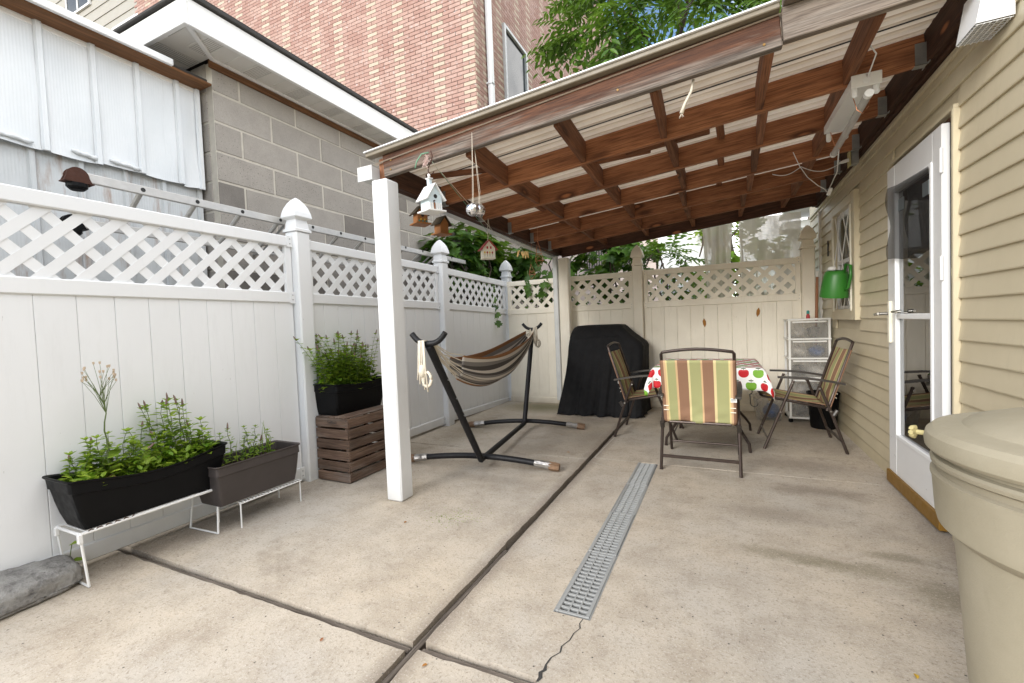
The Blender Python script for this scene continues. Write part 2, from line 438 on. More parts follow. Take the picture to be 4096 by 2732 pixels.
def apple_mat():
    """flat print: rows of red and green apples with a leaf on a white cloth; uv in metres"""
    t = NT('apple_print'); u, v, _ = t.sep(t.uv())
    P = .108
    row = t.math('FLOOR', t.math('DIVIDE', v, P))
    odd = t.math('MODULO', t.math('ADD', row, 200.0), 2.0)
    us = t.math('ADD', t.math('DIVIDE', u, P), t.math('MULTIPLY', odd, .5))
    ci = t.math('FLOOR', us)
    fx = t.math('SUBTRACT', t.math('SUBTRACT', us, ci), .5)
    fy = t.math('SUBTRACT', t.math('SUBTRACT', t.math('DIVIDE', v, P), row), .44)
    ax = t.math('ABSOLUTE', fx)
    # apple outline: ellipse with a dip on top
    dip = t.math('MULTIPLY', t.math('SUBTRACT', .2, ax), t.math('GREATER_THAN', fy, 0.0))
    yy = t.math('ADD', fy, t.math('MULTIPLY', dip, .45))
    d = t.math('SQRT', t.math('ADD', t.math('MULTIPLY', fx, fx), t.math('MULTIPLY', t.math('MULTIPLY', yy, yy), 1.15)))
    apple = t.math('LESS_THAN', d, .37)
    par = t.math('MODULO', t.math('ADD', t.math('ADD', ci, t.math('MULTIPLY', row, 2.0)), 300.0), 3.0)
    green = t.math('LESS_THAN', par, .5)
    ac = t.mix(green, (.50, .012, .02), (.13, .42, .03))
    ac = t.mix(t.math('MULTIPLY', t.noise(t.scale(t.uv(), (300, 300, 1)), 1, 2), .35), ac, (.3, .02, .02))
    lx = t.math('SUBTRACT', t.math('ABSOLUTE', fx), .08); ly = t.math('SUBTRACT', fy, .43)
    leaf = t.math('LESS_THAN', t.math('ADD', t.math('MULTIPLY', t.math('MULTIPLY', lx, lx), 130.0), t.math('MULTIPLY', t.math('MULTIPLY', ly, ly), 520.0)), 1.0)
    stem = t.math('MULTIPLY', t.math('LESS_THAN', ax, .018), t.math('GREATER_THAN', fy, .26))
    c = t.mix(apple, (.78, .77, .75), ac)
    c = t.mix(t.math('MAXIMUM', leaf, stem), c, (.03, .06, .015))
    return t.fin(c, .6, 0, .3)

def panel_mat():
    """beige corrugated roofing sheet that lets a little light through"""
    t = NT('roof_sheet'); p = t.pos()
    c = t.mix(t.ramp(t.noise(p, 3, 6, .65), [(.4, 0.0), (.75, 1.0)]), (.74, .665, .56), (.60, .52, .42))
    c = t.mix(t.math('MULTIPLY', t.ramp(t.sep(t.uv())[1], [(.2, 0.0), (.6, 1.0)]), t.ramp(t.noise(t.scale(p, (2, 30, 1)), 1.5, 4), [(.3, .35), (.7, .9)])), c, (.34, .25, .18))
    t.fin(c, .5, 0, .3)
    ts = t.n('ShaderNodeBsdfTranslucent'); t.L(c, ts.inputs[0])
    ms = t.n('ShaderNodeMixShader'); ms.inputs[0].default_value = .22
    t.L(t.b.outputs[0], ms.inputs[1]); t.L(ts.outputs[0], ms.inputs[2]); t.L(ms.outputs[0], t.out.inputs[0])
    return t.m

def sheer_mat(name, c, alpha, rough=.4, noise=True):
    t = NT(name); p = t.pos()
    f = t.ramp(t.noise(t.scale(p, (5, 5, 1.2)), 2.0, 6, .65), [(.3, max(0, alpha - .22)), (.75, min(1, alpha + .2))]) if noise else None
    t.fin(c, rough, 0, .5)
    tp = t.n('ShaderNodeBsdfTransparent'); ms = t.n('ShaderNodeMixShader')
    if f is not None: t.L(f, ms.inputs[0])
    else: ms.inputs[0].default_value = alpha
    tl = t.n('ShaderNodeBsdfTranslucent'); tl.inputs[0].default_value = (*c, 1)
    m2 = t.n('ShaderNodeMixShader'); m2.inputs[0].default_value = .5
    t.L(t.b.outputs[0], m2.inputs[1]); t.L(tl.outputs[0], m2.inputs[2])
    t.L(tp.outputs[0], ms.inputs[1]); t.L(m2.outputs[0], ms.inputs[2]); t.L(ms.outputs[0], t.out.inputs[0])
    return t.m

def glass_mat(name, tint=(.9, .95, .95), refl=.12):
    t = NT(name); t.t.nodes.remove(t.b)
    tp = t.n('ShaderNodeBsdfTransparent'); tp.inputs[0].default_value = (*tint, 1)
    gl = t.n('ShaderNodeBsdfGlossy'); gl.inputs['Roughness'].default_value = .015
    fr = t.n('ShaderNodeFresnel'); fr.inputs[0].default_value = 1.5
    f2 = t.math('ADD', fr.outputs[0], refl * .4)
    ms = t.n('ShaderNodeMixShader'); t.L(f2, ms.inputs[0])
    t.L(tp.outputs[0], ms.inputs[1]); t.L(gl.outputs[0], ms.inputs[2]); t.L(ms.outputs[0], t.out.inputs[0])
    return t.m

M = {}
M['concrete'] = concrete_mat()
M['vinyl'] = vinyl('white_vinyl', (.78, .79, .80), (.42, .42, .40), .12)
M['cream'] = vinyl('warm_lit_vinyl', (.86, .80, .68), (.50, .43, .33), .35)  # warm bounced light under the roof put into the vinyl colour
M['lumber'] = wood('stained_lumber', (.23, .09, .040), (.41, .18, .085), (.085, .034, .017), rough=.62)
M['block_l'] = wood('stained_blocking', (.16, .066, .033), (.29, .125, .062), (.065, .029, .017))
M['fascia'] = wood('weathered_fascia', (.065, .028, .016), (.145, .060, .030), (.028, .013, .009), (.23, .19, .158), .02, wz=-3.6)
M['greywood'] = wood('grey_weathered_wood', (.16, .125, .10), (.30, .25, .205), (.07, .052, .042), (.38, .335, .29), .06, knots=False)
M['strip'] = wood('expansion_board', (.12, .098, .08), (.27, .23, .195), (.04, .03, .024), knots=False, rough=.9)
M['crate'] = wood('crate_wood', (.10, .062, .043), (.22, .145, .105), (.04, .026, .02), (.28, .235, .20), .02, knots=False, rough=.85)
M['darkwood'] = wood('dark_ledger', (.05, .022, .014), (.10, .045, .026), (.02, .01, .007))
M['rooftrim'] = wood('soffit_plywood', (.13, .06, .026), (.22, .105, .045), (.05, .025, .014), knots=False)
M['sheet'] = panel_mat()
M['edge_tan'] = plain('tan_metal_edge', (.20, .168, .12), .5, 0, .2, 6)
M['white_metal'] = plain('white_painted_metal', (.80, .81, .82), .4, 0, .06, 5)
M['gutter'] = plain('aged_gutter', (.58, .585, .58), .45, .1, .18, 6)
M['galv'] = plain('galvanised_steel', (.36, .37, .37), .45, .7, .25, 30)
M['cmu'] = block_mat()
M['mortar'] = plain('mortar', (.49, .455, .395), .95, 0, .22, 14, .1, .6, 70)
M['shed'] = shed_mat('white_shed_sheet', (.73, .755, .775), 0.0)
M['shed2'] = shed_mat('grey_shed_sheet', (.52, .535, .54), .8)
M['trim'] = plain('white_trim', (.80, .795, .78), .4, 0, .06, 4)
M['soffit'] = plain('vented_soffit', (.72, .715, .69), .5, 0, .06, 5)
M['tar'] = plain('tar_edge', (.04, .038, .036), .9, 0, .3, 12)
M['brick'] = brick_mat('red_brick', (.36, .215, .178), (.47, .325, .275), .9)
M['brickb'] = brick_mat('beige_brick', (.50, .405, .315), (.55, .45, .36), .2)
M['bmortar'] = plain('brick_mortar', (.44, .39, .355), .95, 0, .2, 9)
M['siding'] = vinyl('tan_siding', (.57, .50, .355), (.38, .325, .215), .35)
M['beige'] = plain('beige_cladding', (.33, .31, .265), .6, 0, .08, 2)
M['door'] = plain('white_door_paint', (.72, .725, .73), .35, 0, .05, 4)
M['brass'] = plain('brown_sweep', (.22, .115, .015), .5, .2, .2, 10)
M['foam'] = plain('yellow_foam', (.46, .40, .20), .9, 0, .2, 40, .2, .6, 90)
M['nickel'] = plain('brushed_nickel', (.30, .29, .27), .3, .9, .1, 20)
M['mesh'] = sheer_mat('dark_screen', (.03, .028, .028), .66, .8, False)
M['glass'] = glass_mat('door_glass', (.62, .66, .66), .35)
M['wglass'] = glass_mat('window_glass', (.7, .75, .75), .15)
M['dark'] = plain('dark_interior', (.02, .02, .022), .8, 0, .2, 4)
M['innerdoor'] = plain('inner_door', (.70, .70, .69), .5, 0, .1, 4)
M['bin'] = bin_mat()
M['black'] = plain('black_plastic', (.006, .006, .0065), .5, 0, .3, 12, .12)
M['brownp'] = plain('brown_plastic', (.062, .052, .049), .55, 0, .2, 8, .3)
M['wire'] = plain('white_coated_wire', (.78, .78, .77), .4, 0, .05, 10)
M['rust'] = plain('rust', (.06, .022, .013), .9, 0, .4, 30)
M['soil'] = plain('potting_soil', (.03, .02, .013), .95, 0, .5, 30, .1, .8, 50)
M['mint'] = leafmat('mint_leaf', (.14, .29, .02), (.42, .53, .055), .4)
M['mint2'] = leafmat('olive_leaf', (.12, .24, .022), (.33, .43, .05), .4)
M['lettuce'] = leafmat('pale_leaf', (.22, .36, .04), (.36, .46, .07))
M['tan_leaf'] = leafmat('withered_leaf', (.45, .28, .12), (.55, .38, .18))
M['stem'] = plain('green_stem', (.10, .14, .035), .7, 0, .2, 10)
M['bark'] = plain('bark', (.09, .07, .055), .95, 0, .4, 14, .1, .9, 30)
M['flower'] = plain('dry_flower', (.18, .12, .10), .9, 0, .4, 60)
M['fluff'] = plain('seed_fluff', (.55, .44, .33), .9, 0, .2, 60)
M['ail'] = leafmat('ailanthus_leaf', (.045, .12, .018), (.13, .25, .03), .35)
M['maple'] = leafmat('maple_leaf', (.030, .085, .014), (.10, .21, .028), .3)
M['bright'] = leafmat('yellow_green_leaf', (.11, .24, .02), (.26, .40, .04), .4)  # lighter, yellower leaf green
M['steel'] = plain('black_steel_tube', (.012, .012, .014), .5, .2, .3, 30, .3)
M['foil'] = plain('foil_tape', (.36, .345, .33), .35, .8, .3, 40, .5, .9, 60)
M['cardboard'] = plain('taped_cardboard', (.19, .115, .068), .6, .2, .4, 30, .4, .6, 50)
M['rope'] = plain('cotton_rope', (.66, .60, .50), .95, 0, .15, 60, .1, .6, 150)
M['bronze'] = plain('bronze_steel_tube', (.055, .040, .034), .38, .6, .25, 20)
M['armplastic'] = plain('arm_plastic', (.032, .026, .022), .4, 0, .2, 20)
M['fabric'] = stripes_mat('striped_sling', [(0, (.25, .135, .085)), (.05, (.62, .42, .24)), (.075, (.66, .56, .27)), (.095, (.34, .35, .165)), (.21, (.60, .40, .22)), (.235, (.25, .135, .085)), (.375, (.66, .56, .30)), (.40, (.34, .35, .165)), (.545, (.60, .40, .22)), (.57, (.25, .135, .085)), (.71, (.66, .56, .30)), (.745, (.34, .35, .165)), (.90, (.66, .56, .27)), (.925, (.60, .40, .24)), (.95, (.25, .135, .085))])
gs, wh, br, dk = (.20, .19, .185), (.60, .56, .51), (.26, .115, .045), (.045, .045, .05)
hseq = [br, gs, wh, dk, gs, wh, dk, dk, wh, gs, wh, gs, dk, wh, gs, br, wh, dk, gs, wh, dk, gs, wh, gs, dk, wh, dk, gs, wh, br]
M['hammock'] = stripes_mat('hammock_cloth', [(i / 30, c_) for i, c_ in enumerate(hseq)])
M['apples'] = apple_mat()
M['cover'] = plain('black_cover_cloth', (.012, .012, .013), .8, 0, .4, 10, .2, .15, 200)
M['clearp'] = sheer_mat('clear_plastic', (.62, .60, .56), .36, .25)
M['plasheet'] = sheer_mat('milky_plastic_sheet', (.66, .62, .54), 1.0, .3)
M['frost'] = plain('white_drawer_frame', (.70, .69, .66), .45, 0, .05, 6)
M['bag'] = plain('crumpled_bag', (.55, .52, .48), .5, 0, .25, 18, .3, .6, 25)
M['darkstuff'] = plain('dark_cloth', (.035, .035, .04), .9, 0, .3, 14)
M['green'] = plain('green_plastic', (.03, .17, .02), .4, 0, .12, 4)
M['blue'] = plain('blue_plastic', (.03, .09, .26), .4, 0, .15, 5)
M['yellow'] = plain('yellow_plastic', (.62, .40, .03), .45, 0, .1, 6)
M['red'] = plain('red_paint', (.38, .03, .035), .5, 0, .15, 10)
M['teal'] = plain('teal_plastic', (.02, .22, .2), .4)
M['terra'] = plain('orange_brown_handle', (.30, .13, .06), .6, 0, .15, 10)
M['copper'] = plain('copper_wire', (.62, .27, .15), .3, .9, .1, 20)
M['mirror'] = plain('mirror_tile', (.82, .82, .84), .12, .95, .1, 20)
M['paleblue'] = plain('pale_blue_paint', (.62, .72, .76), .6, 0, .08, 8)
M['cream_paint'] = plain('cream_paint', (.74, .70, .58), .6, 0, .08, 12)
M['honey'] = plain('honey_wood', (.30, .12, .035), .6, 0, .3, 16)
M['twig'] = plain('dark_bark_roof', (.05, .035, .018), .9, 0, .4, 30)
M['lightbody'] = plain('white_enamel', (.78, .78, .77), .35, 0, .04, 6)
M['tube'] = sheer_mat('tube_glass', (.70, .70, .69), .6, .12, False)
M['pinyarn'] = plain('pink_yarn', (.62, .46, .42), .95, 0, .2, 60)
M['greenline'] = plain('green_cord', (.16, .34, .22), .8, 0, .15, 60)
M['pin'] = plain('clothespin_wood', (.52, .33, .12), .7, 0, .15, 20)
_t = NT('rough_stone'); _p = _t.pos(); _n1 = _t.noise(_p, 38, 6, .75); _n2 = _t.noise(_p, 9, 6, .7)
_c = _t.mix(_t.ramp(_n1, [(.35, 0.0), (.65, 1.0)]), (.15, .145, .14), (.36, .35, .335)); _c = _t.mix(_t.ramp(_n2, [(.42, 0.0), (.62, .8)]), _c, (.42, .41, .39))
_t.bump(_t.math('ADD', _n1, _t.math('MULTIPLY', _n2, 2.0)), .9, .02); M['stone'] = _t.fin(_c, .95, 0, .1)
M['moss'] = plain('dry_leaf_litter', (.34, .15, .03), .9, 0, .3, 20)
M['grass'] = plain('yard_ground', (.09, .08, .055), .95, 0, .4, 3)
M['pink'] = plain('pinkish_siding', (.62, .53, .48), .7, 0, .08, 2)
M['whitewall'] = plain('white_render', (.80, .80, .79), .7, 0, .05, 2)
M['drain'] = plain('grey_drain_plastic', (.30, .305, .30), .55, 0, .15, 12)
M['wlabel'] = plain('white_label', (.78, .78, .76), .6, 0, .04, 8)
M['ink'] = plain('black_ink', (.02, .02, .02), .7)

# ------------------------------------------------------------------ ground and patio
g = MB().add([(-300, -300, -.12), (300, -300, -.12), (300, 300, -.12), (-300, 300, -.12)], [(0, 1, 2, 3)]).build('ground', M['grass'], origin=(0, 0, -.12))
structure(g)
patio = structure(empty('patio', (0, 2, 0)))
GX, GW = -1.032, .021
rj = random.Random(12)
def slab_poly(corners):
    """corners: (x, y, rough edge to the next corner?)"""
    pts = []
    for i, (x, y, jit) in enumerate(corners):
        x2, y2, _ = corners[(i + 1) % len(corners)]
        pts.append((x, y))
        if jit:
            L = math.hypot(x2 - x, y2 - y); n = max(2, int(L / .035)); nx, ny = (y2 - y) / L, -(x2 - x) / L; w = 0
            for k in range(1, n):
                w = w * .6 + rj.gauss(0, .0016)
                if rj.random() < .03: w -= .006
                t = k / n; pts.append((x + (x2 - x) * t + nx * min(w, .004), y + (y2 - y) * t + ny * min(w, .004)))
    n = len(pts); m = MB()
    m.add([(p[0], p[1], 0) for p in pts] + [(p[0], p[1], -.1) for p in pts], [tuple(range(n))] + [(i, n + i, n + (i + 1) % n, (i + 1) % n) for i in range(n)])
    m.build('slab', M['concrete'], patio, fix=True)
xa, xb = GX - GW, GX + GW
slab_poly([(-3.45, -2.5, 0), (xa, -2.5, 1), (xa, 1.220, 1), (-3.45, 1.220, 0)])
slab_poly([(-3.45, 1.266, 1), (xa, 1.266, 1), (xa, 3.590, 1), (-3.45, 3.590, 0)])
slab_poly([(-3.45, 3.602, 1), (xa, 3.602, 1), (xa, 6.9, 0), (-3.45, 6.9, 0)])
slab_poly([(xb, -2.5, 0), (1.6, -2.5, 0), (1.6, 1.242, 0), (-.56, 1.242, 1), (xb, 1.242, 1)])
slab_poly([(-.56, 1.242, 0), (1.6, 1.242, 0), (1.6, 1.288, 0), (-.56, 1.288, 0)])
slab_poly([(xb, 1.288, 1), (-.635, 1.288, 0), (-.635, 3.640, 0), (xb, 3.640, 1)])
slab_poly([(-.635, 1.288, 0), (-.483, 1.288, 0), (-.483, 1.622, 0), (-.635, 1.622, 0)])
slab_poly([(-.483, 1.288, 0), (1.6, 1.288, 0), (1.6, 3.640, 1), (-.483, 3.640, 0)])
slab_poly([(xb, 3.648, 1), (1.6, 3.648, 0), (1.6, 6.9, 0), (xb, 6.9, 1)])
beam('expansion_board', (GX - .004, -2.4, -.041), (GX - .006, 2.02, -.041), .05, .024, M['strip'], patio)
beam('expansion_board', (GX + .006, 2.03, -.046), (GX, 5.25, -.048), .05, .022, M['strip'], patio)
beam('expansion_board', (-3.4, 1.240, -.041), (GX - GW, 1.246, -.040), .05, .024, M['strip'], patio)
beam('expansion_board', (GX + GW, 1.262, -.040), (-.56, 1.268, -.040), .05, .024, M['strip'], patio)
MB().box((-1, 2, -.105), (5.2, 9.2, .008)).build('slab_bed', M['tar'], patio)
# crack from the drain to the cross board
cp = [(-.511, 1.62), (-.516, 1.59), (-.506, 1.565), (-.520, 1.53), (-.523, 1.49), (-.540, 1.45), (-.535, 1.42), (-.556, 1.385), (-.561, 1.348), (-.556, 1.325), (-.566, 1.31), (-.558, 1.29), (-.562, 1.27)]
m = MB()
for i in range(len(cp) - 1):
    w0 = .0015 + .0025 * (i / 12) + (.003 if 8 < i < 12 else 0); w1 = .0015 + .0025 * ((i + 1) / 12) + (.003 if 7 < i < 11 else 0)
    a, b = cp[i], cp[i + 1]
    m.add([(a[0] - w0, a[1], .0012), (a[0] + w0, a[1] + .002, .0012), (b[0] + w1, b[1] + .002, .0012), (b[0] - w1, b[1], .0012)], [(0, 1, 2, 3)])
m.build('crack', M['tar'], patio, fix=False)
m = MB()                                                     # line of white sealant from groove to drain
for (a, b, w) in (((-1.0, 3.652), (-.62, 3.646), .005), ((-1.0, 3.66), (-.985, 4.42), .004), ((-.98, 3.52), (-.80, 3.43), .003)):
    d = Vector((b[0] - a[0], b[1] - a[1], 0)).normalized(); q = Vector((-d.y, d.x, 0)) * w
    m.add([(a[0] + q.x, a[1] + q.y, .002), (a[0] - q.x, a[1] - q.y, .002), (b[0] - q.x, b[1] - q.y, .002), (b[0] + q.x, b[1] + q.y, .002)], [(0, 1, 2, 3)])
m.build('sealant_line', M['mortar'], patio)

# trench drain: four slotted grates over a dark channel
dr = tag(empty('trench_drain', (-.559, 2.63, 0)), 'grey slotted plastic trench drain set into the concrete slab', 'drain')
m = MB(); m.box((-.559, 2.63, -.088), (.145, 2.01, .01)); m.box((-.629, 2.63, -.045), (.006, 2.01, .08)); m.box((-.489, 2.63, -.045), (.006, 2.01, .08))
m.build('channel', M['tar'], dr)
gm = MB(); GL = .497
for sx_ in (-1, 1): gm.box((sx_ * .0625, 0, -.006), (.016, GL, .016), b=.002)
for x in (-.019, .019): gm.box((x, 0, -.0065), (.007, GL, .013), b=.001)
nb = 16
for k in range(nb + 1): gm.box((0, -GL / 2 + .008 + k * (GL - .016) / nb, -.0062), (.112, .013, .012), b=.0015)
g0 = gm.build('grate', M['drain'], None, origin=(0, 0, 0))
for k in range(4):
    o = g0 if k == 0 else g0.copy()
    if k: col.objects.link(o)
    o.parent = dr; o.location = (R_.uniform(-.003, .003), -.75 + k * .5, .001 + .0015 * (k % 2))
for sx_ in (-1, 1): MB().box((-.559 + sx_ * .0735, 2.63, -.004), (.004, 2.01, .012)).build('edge_rail', M['drain'], dr)

# ------------------------------------------------------------------ vinyl fences
def clip(poly, x0, x1, y0, y1):
    for (ax, v, sgn) in ((0, x0, 1), (0, x1, -1), (1, y0, 1), (1, y1, -1)):
        out = []
        for i in range(len(poly)):
            a, b = poly[i], poly[(i + 1) % len(poly)]
            da, db = sgn * (a[ax] - v), sgn * (b[ax] - v)
            if da >= 0: out.append(a)
            if (da >= 0) != (db >= 0):
                t = da / (da - db); out.append((a[0] + (b[0] - a[0]) * t, a[1] + (b[1] - a[1]) * t))
        poly = out
        if len(poly) < 3: return []
    return poly
def fence_panel(root, to, a, b, zs, mat, boards=None, jitter=0.0):
    """to(u, n, z) -> world; u along the run a..b, n towards the yard; zs: bottom rail b/t, mid rail b/t, top rail b/t at both ends"""
    z = zs
    def rail(name, z0, z1, h):
        p0 = Vector(to(a, 0, (z0[0] + z0[1]) / 2)); p1 = Vector(to(b, 0, (z1[0] + z1[1]) / 2))
        beam(name, p0, p1, h, .048, mat, root, b=.006)
    rail('top_rail', (z[4][0], z[5][0]), (z[4][1], z[5][1]), z[5][0] - z[4][0])
    rail('middle_rail', (z[2][0], z[3][0]), (z[2][1], z[3][1]), z[3][0] - z[2][0])
    rail('bottom_rail', (z[0][0], z[1][0]), (z[0][1], z[1][1]), z[1][0] - z[0][0])
    # brackets with two screws at the ends of each rail
    for (u, e) in ((a, 0), (b, 1)):
        for q in (0, 2, 4):
            zm = (z[q][e] + z[q + 1][e]) / 2; hh = z[q + 1][e] - z[q][e] + .008
            d = .022 if e == 0 else -.022
            c = Vector(to(u + d, .026, zm)); e1 = Vector(to(u + d + 1, .026, zm)) - c
            br_ = MB().box((0, 0, 0), (.044, .006, hh), b=.002)
            ang = math.atan2(e1.y, e1.x)
            br_.v = [tuple(rot_z(ang) @ Vector(p) + c) for p in br_.v]
            ob = br_.build('rail_bracket', mat, root)
            sm = MB()
            for dz in (-.018, .018):
                p = Vector(to(u + d, .0295, zm + dz)); sm.box(p, (.007, .007, .007))
            s_ = stuff(sm.build('screws', M['galv'], ob)); s_.parent = ob; s_.location = (Vector(to(u + d, .0295, zm)) - root.location) - ob.location
    # boards
    us = boards or [a + (b - a) * k / round((b - a) / .157) for k in range(round((b - a) / .157) + 1)]
    for k in range(len(us) - 1):
        w = us[k + 1] - us[k] - .0012; um = (us[k] + us[k + 1]) / 2
        t = (um - a) / (b - a)
        zb = z[1][0] + (z[1][1] - z[1][0]) * t - .01; zt = z[2][0] + (z[2][1] - z[2][0]) * t + .01
        c = Vector(to(um, R_.uniform(-.0008, .0008), (zb + zt) / 2)); e1 = Vector(to(um + 1, 0, 0)) - Vector(to(um, 0, 0))
        ob = piece('board', c, (round(w, 3), .022, round(zt - zb, 3)), mat, root, .0022)
        ob.rotation_euler = (0, 0, math.atan2(e1.y, e1.x) + R_.uniform(-jitter, jitter))
    # lattice: two layers of diagonal slats, side stiles
    za0, za1 = z[3][0], z[3][1]; zh = z[4][0] - z[3][0]
    shear = (za1 - za0) / (b - a)
    for u in (a + .03, b - .03):
        c = Vector(to(u, 0, za0 + shear * (u - a) + zh / 2)); e1 = Vector(to(u + 1, 0, 0)) - Vector(to(u, 0, 0))
        ob = MB().box((0, 0, 0), (.055, .03, zh + .004), b=.004).build('lattice_stile', mat, root, origin=(0, 0, 0))
        ob.location = c - root.location; ob.rotation_euler = (0, 0, math.atan2(e1.y, e1.x))
    P, W = .155, .049
    hw = W / math.sqrt(2)
    x0, x1 = a + .055, b - .055
    for dr_ in (1, -1):
        k0 = int((x0 - a - zh) / P) - 2
        for k in range(k0, int((x1 - a) / P) + 4):
            u0 = a + k * P + (0 if dr_ == 1 else .012)
            if dr_ == 1: poly = [(u0 - hw, 0 - .05), (u0 + hw, -.05), (u0 + hw + zh + .1, zh + .05), (u0 - hw + zh + .1, zh + .05)]
            else: poly = [(u0 + zh + .1 - hw, -.05), (u0 + zh + .1 + hw, -.05), (u0 + hw, zh + .05), (u0 - hw, zh + .05)]
            pl = clip(poly, x0, x1, -.012, zh + .012)
            if len(pl) < 3 or max(p[0] for p in pl) - min(p[0] for p in pl) < .01: continue
            n0 = .0 if dr_ == 1 else -.0042
            m = MB(); base = [Vector(to(u, 0, za0 + shear * (u - a) + zz)) for (u, zz) in pl]
            nrm = Vector(to(a, 1, 0)) - Vector(to(a, 0, 0))
            m.prism(base, nrm * n0, nrm * (n0 + .004)).build('lattice_slat', mat, root)
CAP = [(.072, 0), (.072, .018), (.060, .026), (.056, .060), (.050, .092), (.074, .105), (.079, .112), (.074, .145), (.062, .185), (.044, .222), (.022, .252), (.004, .268)]
def fence_post(root, x, y, h, mat, rz=0):
    p = MB().box((x, y, h / 2 - .03), (.127, .127, h + .06), b=.010).build('post', mat, root)
    c = MB().lathe([(r, z + h) for r, z in CAP], 4, (x, y, 0), square=True).build('post_cap', mat, p)
    c.location = Vector((x, y, h + .134)) - root.location - p.location
    p.rotation_euler = (0, 0, rz)
    return p
FX = -2.985
lf = tag(empty('vinyl_fence', (FX, 3.2, 0)), 'white vinyl fence with lattice top along the planters', 'fence')
toL = lambda u, n, z: (FX + n, u, z)
def zr(z0, z1): return [(z0[i], z1[i]) for i in range(6)]
LZ = (.028, .115, 1.388, 1.47, 1.815, 1.892)
LZ2 = (.026, .108, 1.372, 1.452, 1.79, 1.868); LZ3 = (-.02, .05, 1.325, 1.404, 1.745, 1.822)
fence_panel(lf, toL, -.62, 2.385, zr(LZ, LZ), M['vinyl'], [.0 - .62 + k * .157 for k in range(9)] + [.79 + k * .1585 for k in range(1, 11)], .002)
fence_panel(lf, toL, 2.515, 4.33, zr(LZ, LZ2), M['vinyl'], None, .002)
fence_panel(lf, toL, 4.46, 6.09, zr(LZ2, LZ3), M['vinyl'], None, .002)
fence_post(lf, FX + .012, 2.45, 1.935, M['vinyl'])
fence_post(lf, FX + .012, 4.395, 1.915, M['vinyl'])
fence_post(lf, FX + .012, 6.155, 1.88, M['vinyl'])
BY = 6.045
bf = tag(empty('vinyl_fence', (-1, BY, 0)), 'vinyl fence in warm lit colour with lattice top behind the table', 'fence')
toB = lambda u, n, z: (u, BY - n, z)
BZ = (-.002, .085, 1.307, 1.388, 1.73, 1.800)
fence_panel(bf, toB, -2.905, -1.055, zr(BZ, BZ), M['cream'], [-2.905 + k * (1.85 / 12) for k in range(13)], .001)  # cream tint stands for warm bounced light
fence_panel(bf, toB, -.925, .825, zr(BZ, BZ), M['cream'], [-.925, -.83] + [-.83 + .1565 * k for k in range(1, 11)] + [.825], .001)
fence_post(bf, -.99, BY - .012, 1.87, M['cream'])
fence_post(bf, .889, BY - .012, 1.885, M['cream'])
# two dry leaves stuck on the boards
for (x, z, a) in ((-.2, 1.085, .1), (.387, 1.187, -.15)):
    m = MB(); pts = [(0, -.055), (.018, -.02), (.02, .02), (.002, .06), (-.018, .025), (-.016, -.02)]
    m.prism([(x + p[0] * math.cos(a) - p[1] * math.sin(a), BY - .0125 - .004 * abs(p[0]) / .02, z + p[0] * math.sin(a) + p[1] * math.cos(a)) for p in pts], (0, -.002, 0), (0, 0, 0))
    tag(m.build('dry_leaf', M['moss']), 'brown dry leaf stuck to the back fence boards', 'leaf', 'leaves on the fence')

# ------------------------------------------------------------------ patio roof
roof = tag(empty('patio_roof', (-.5, 4.1, 2.1)), 'stained timber lean-to patio roof with corrugated panels on two white posts', 'patio roof')
def rz_(x, y): return 2.13 + .0925 * (x + 2.03) - .010 * (y - 2.4)          # underside of the rafters
RH = .150
RY = [3.03, 3.63, 4.25, 4.85, 5.44]
for k, y in enumerate(RY):
    beam('rafter', (-2.0, y, rz_(-2.0, y) + RH / 2), (.965, y, rz_(.965, y) + RH / 2), RH, .038, M['lumber'], roof)
y = 5.93
beam('rafter', (-2.0, y, rz_(-2, y) + RH / 2 - .02), (.965, y, rz_(.965, y) + RH / 2 - .02), RH + .03, .04, M['darkwood'], roof)
# front fascia, two boards spliced
FY = 2.405
fz = lambda x: 2.188 + .0765 * (x + 2.06)
beam('fascia_board', (-2.055, FY + .02, fz(-2.055) + .074), (.268, FY + .02, fz(.268) + .074), .148, .04, M['fascia'], roof)
beam('fascia_board', (.272, FY + .005, fz(.272) + .086), (1.02, FY + .005, fz(1.02) + .075), .15, .042, M['greywood'], roof)
beam('fascia_cap', (.275, FY - .028, fz(.275) + .187), (1.02, FY - .028, fz(1.02) + .176), .045, .11, M['greywood'], roof)
beam('end_block', (-2.075, FY + .03, 2.145), (-2.075, FY + .03, 2.32), .038, .05, M['lumber'], roof, up=(0, 1, 0))
# blocking between rafters
rows = [(-1.39, -1.37), (-.86, -.79), (-.33, -.25), (.19, .27), (.66, .67)]
ys_ = [FY + .04] + RY + [5.93]
XB = [-1.40, -.83, -.30, .235, .665]
for i, x in enumerate(XB):
    for j in range(len(ys_) - 1):
        xx = x + R_.uniform(-.025, .025)
        y0, y1 = ys_[j] + .02, ys_[j + 1] - .02
        dz = .005 if j else .0
        z0 = rz_(xx, y0) + .012 + dz + (.03 if j == 0 else 0); z1 = rz_(xx, y1) + .012 + dz
        beam('blocking', (xx, y0, z0 + .062), (xx + R_.uniform(-.012, .012), y1, z1 + .062), .138, .040, M['block_l'], roof)
# thin purlins laid under the sheets
for (x0, y0, x1, y1) in ((-1.95, 2.75, -1.45, 2.98), (-.62, 3.4, -.05, 3.42), (.0, 3.66, .02, 4.2), (.0, 3.06, .02, 3.6), (.0, 4.28, .0, 4.8), (-1.6, 3.66, -1.58, 4.2), (-1.6, 4.3, -1.58, 4.8), (-.95, 3.36, -.45, 3.46)):
    beam('purlin', (x0, y0, rz_(x0, y0) + RH - .018), (x1, y1, rz_(x1, y1) + RH - .018), .03, .05, M['block_l'], roof)
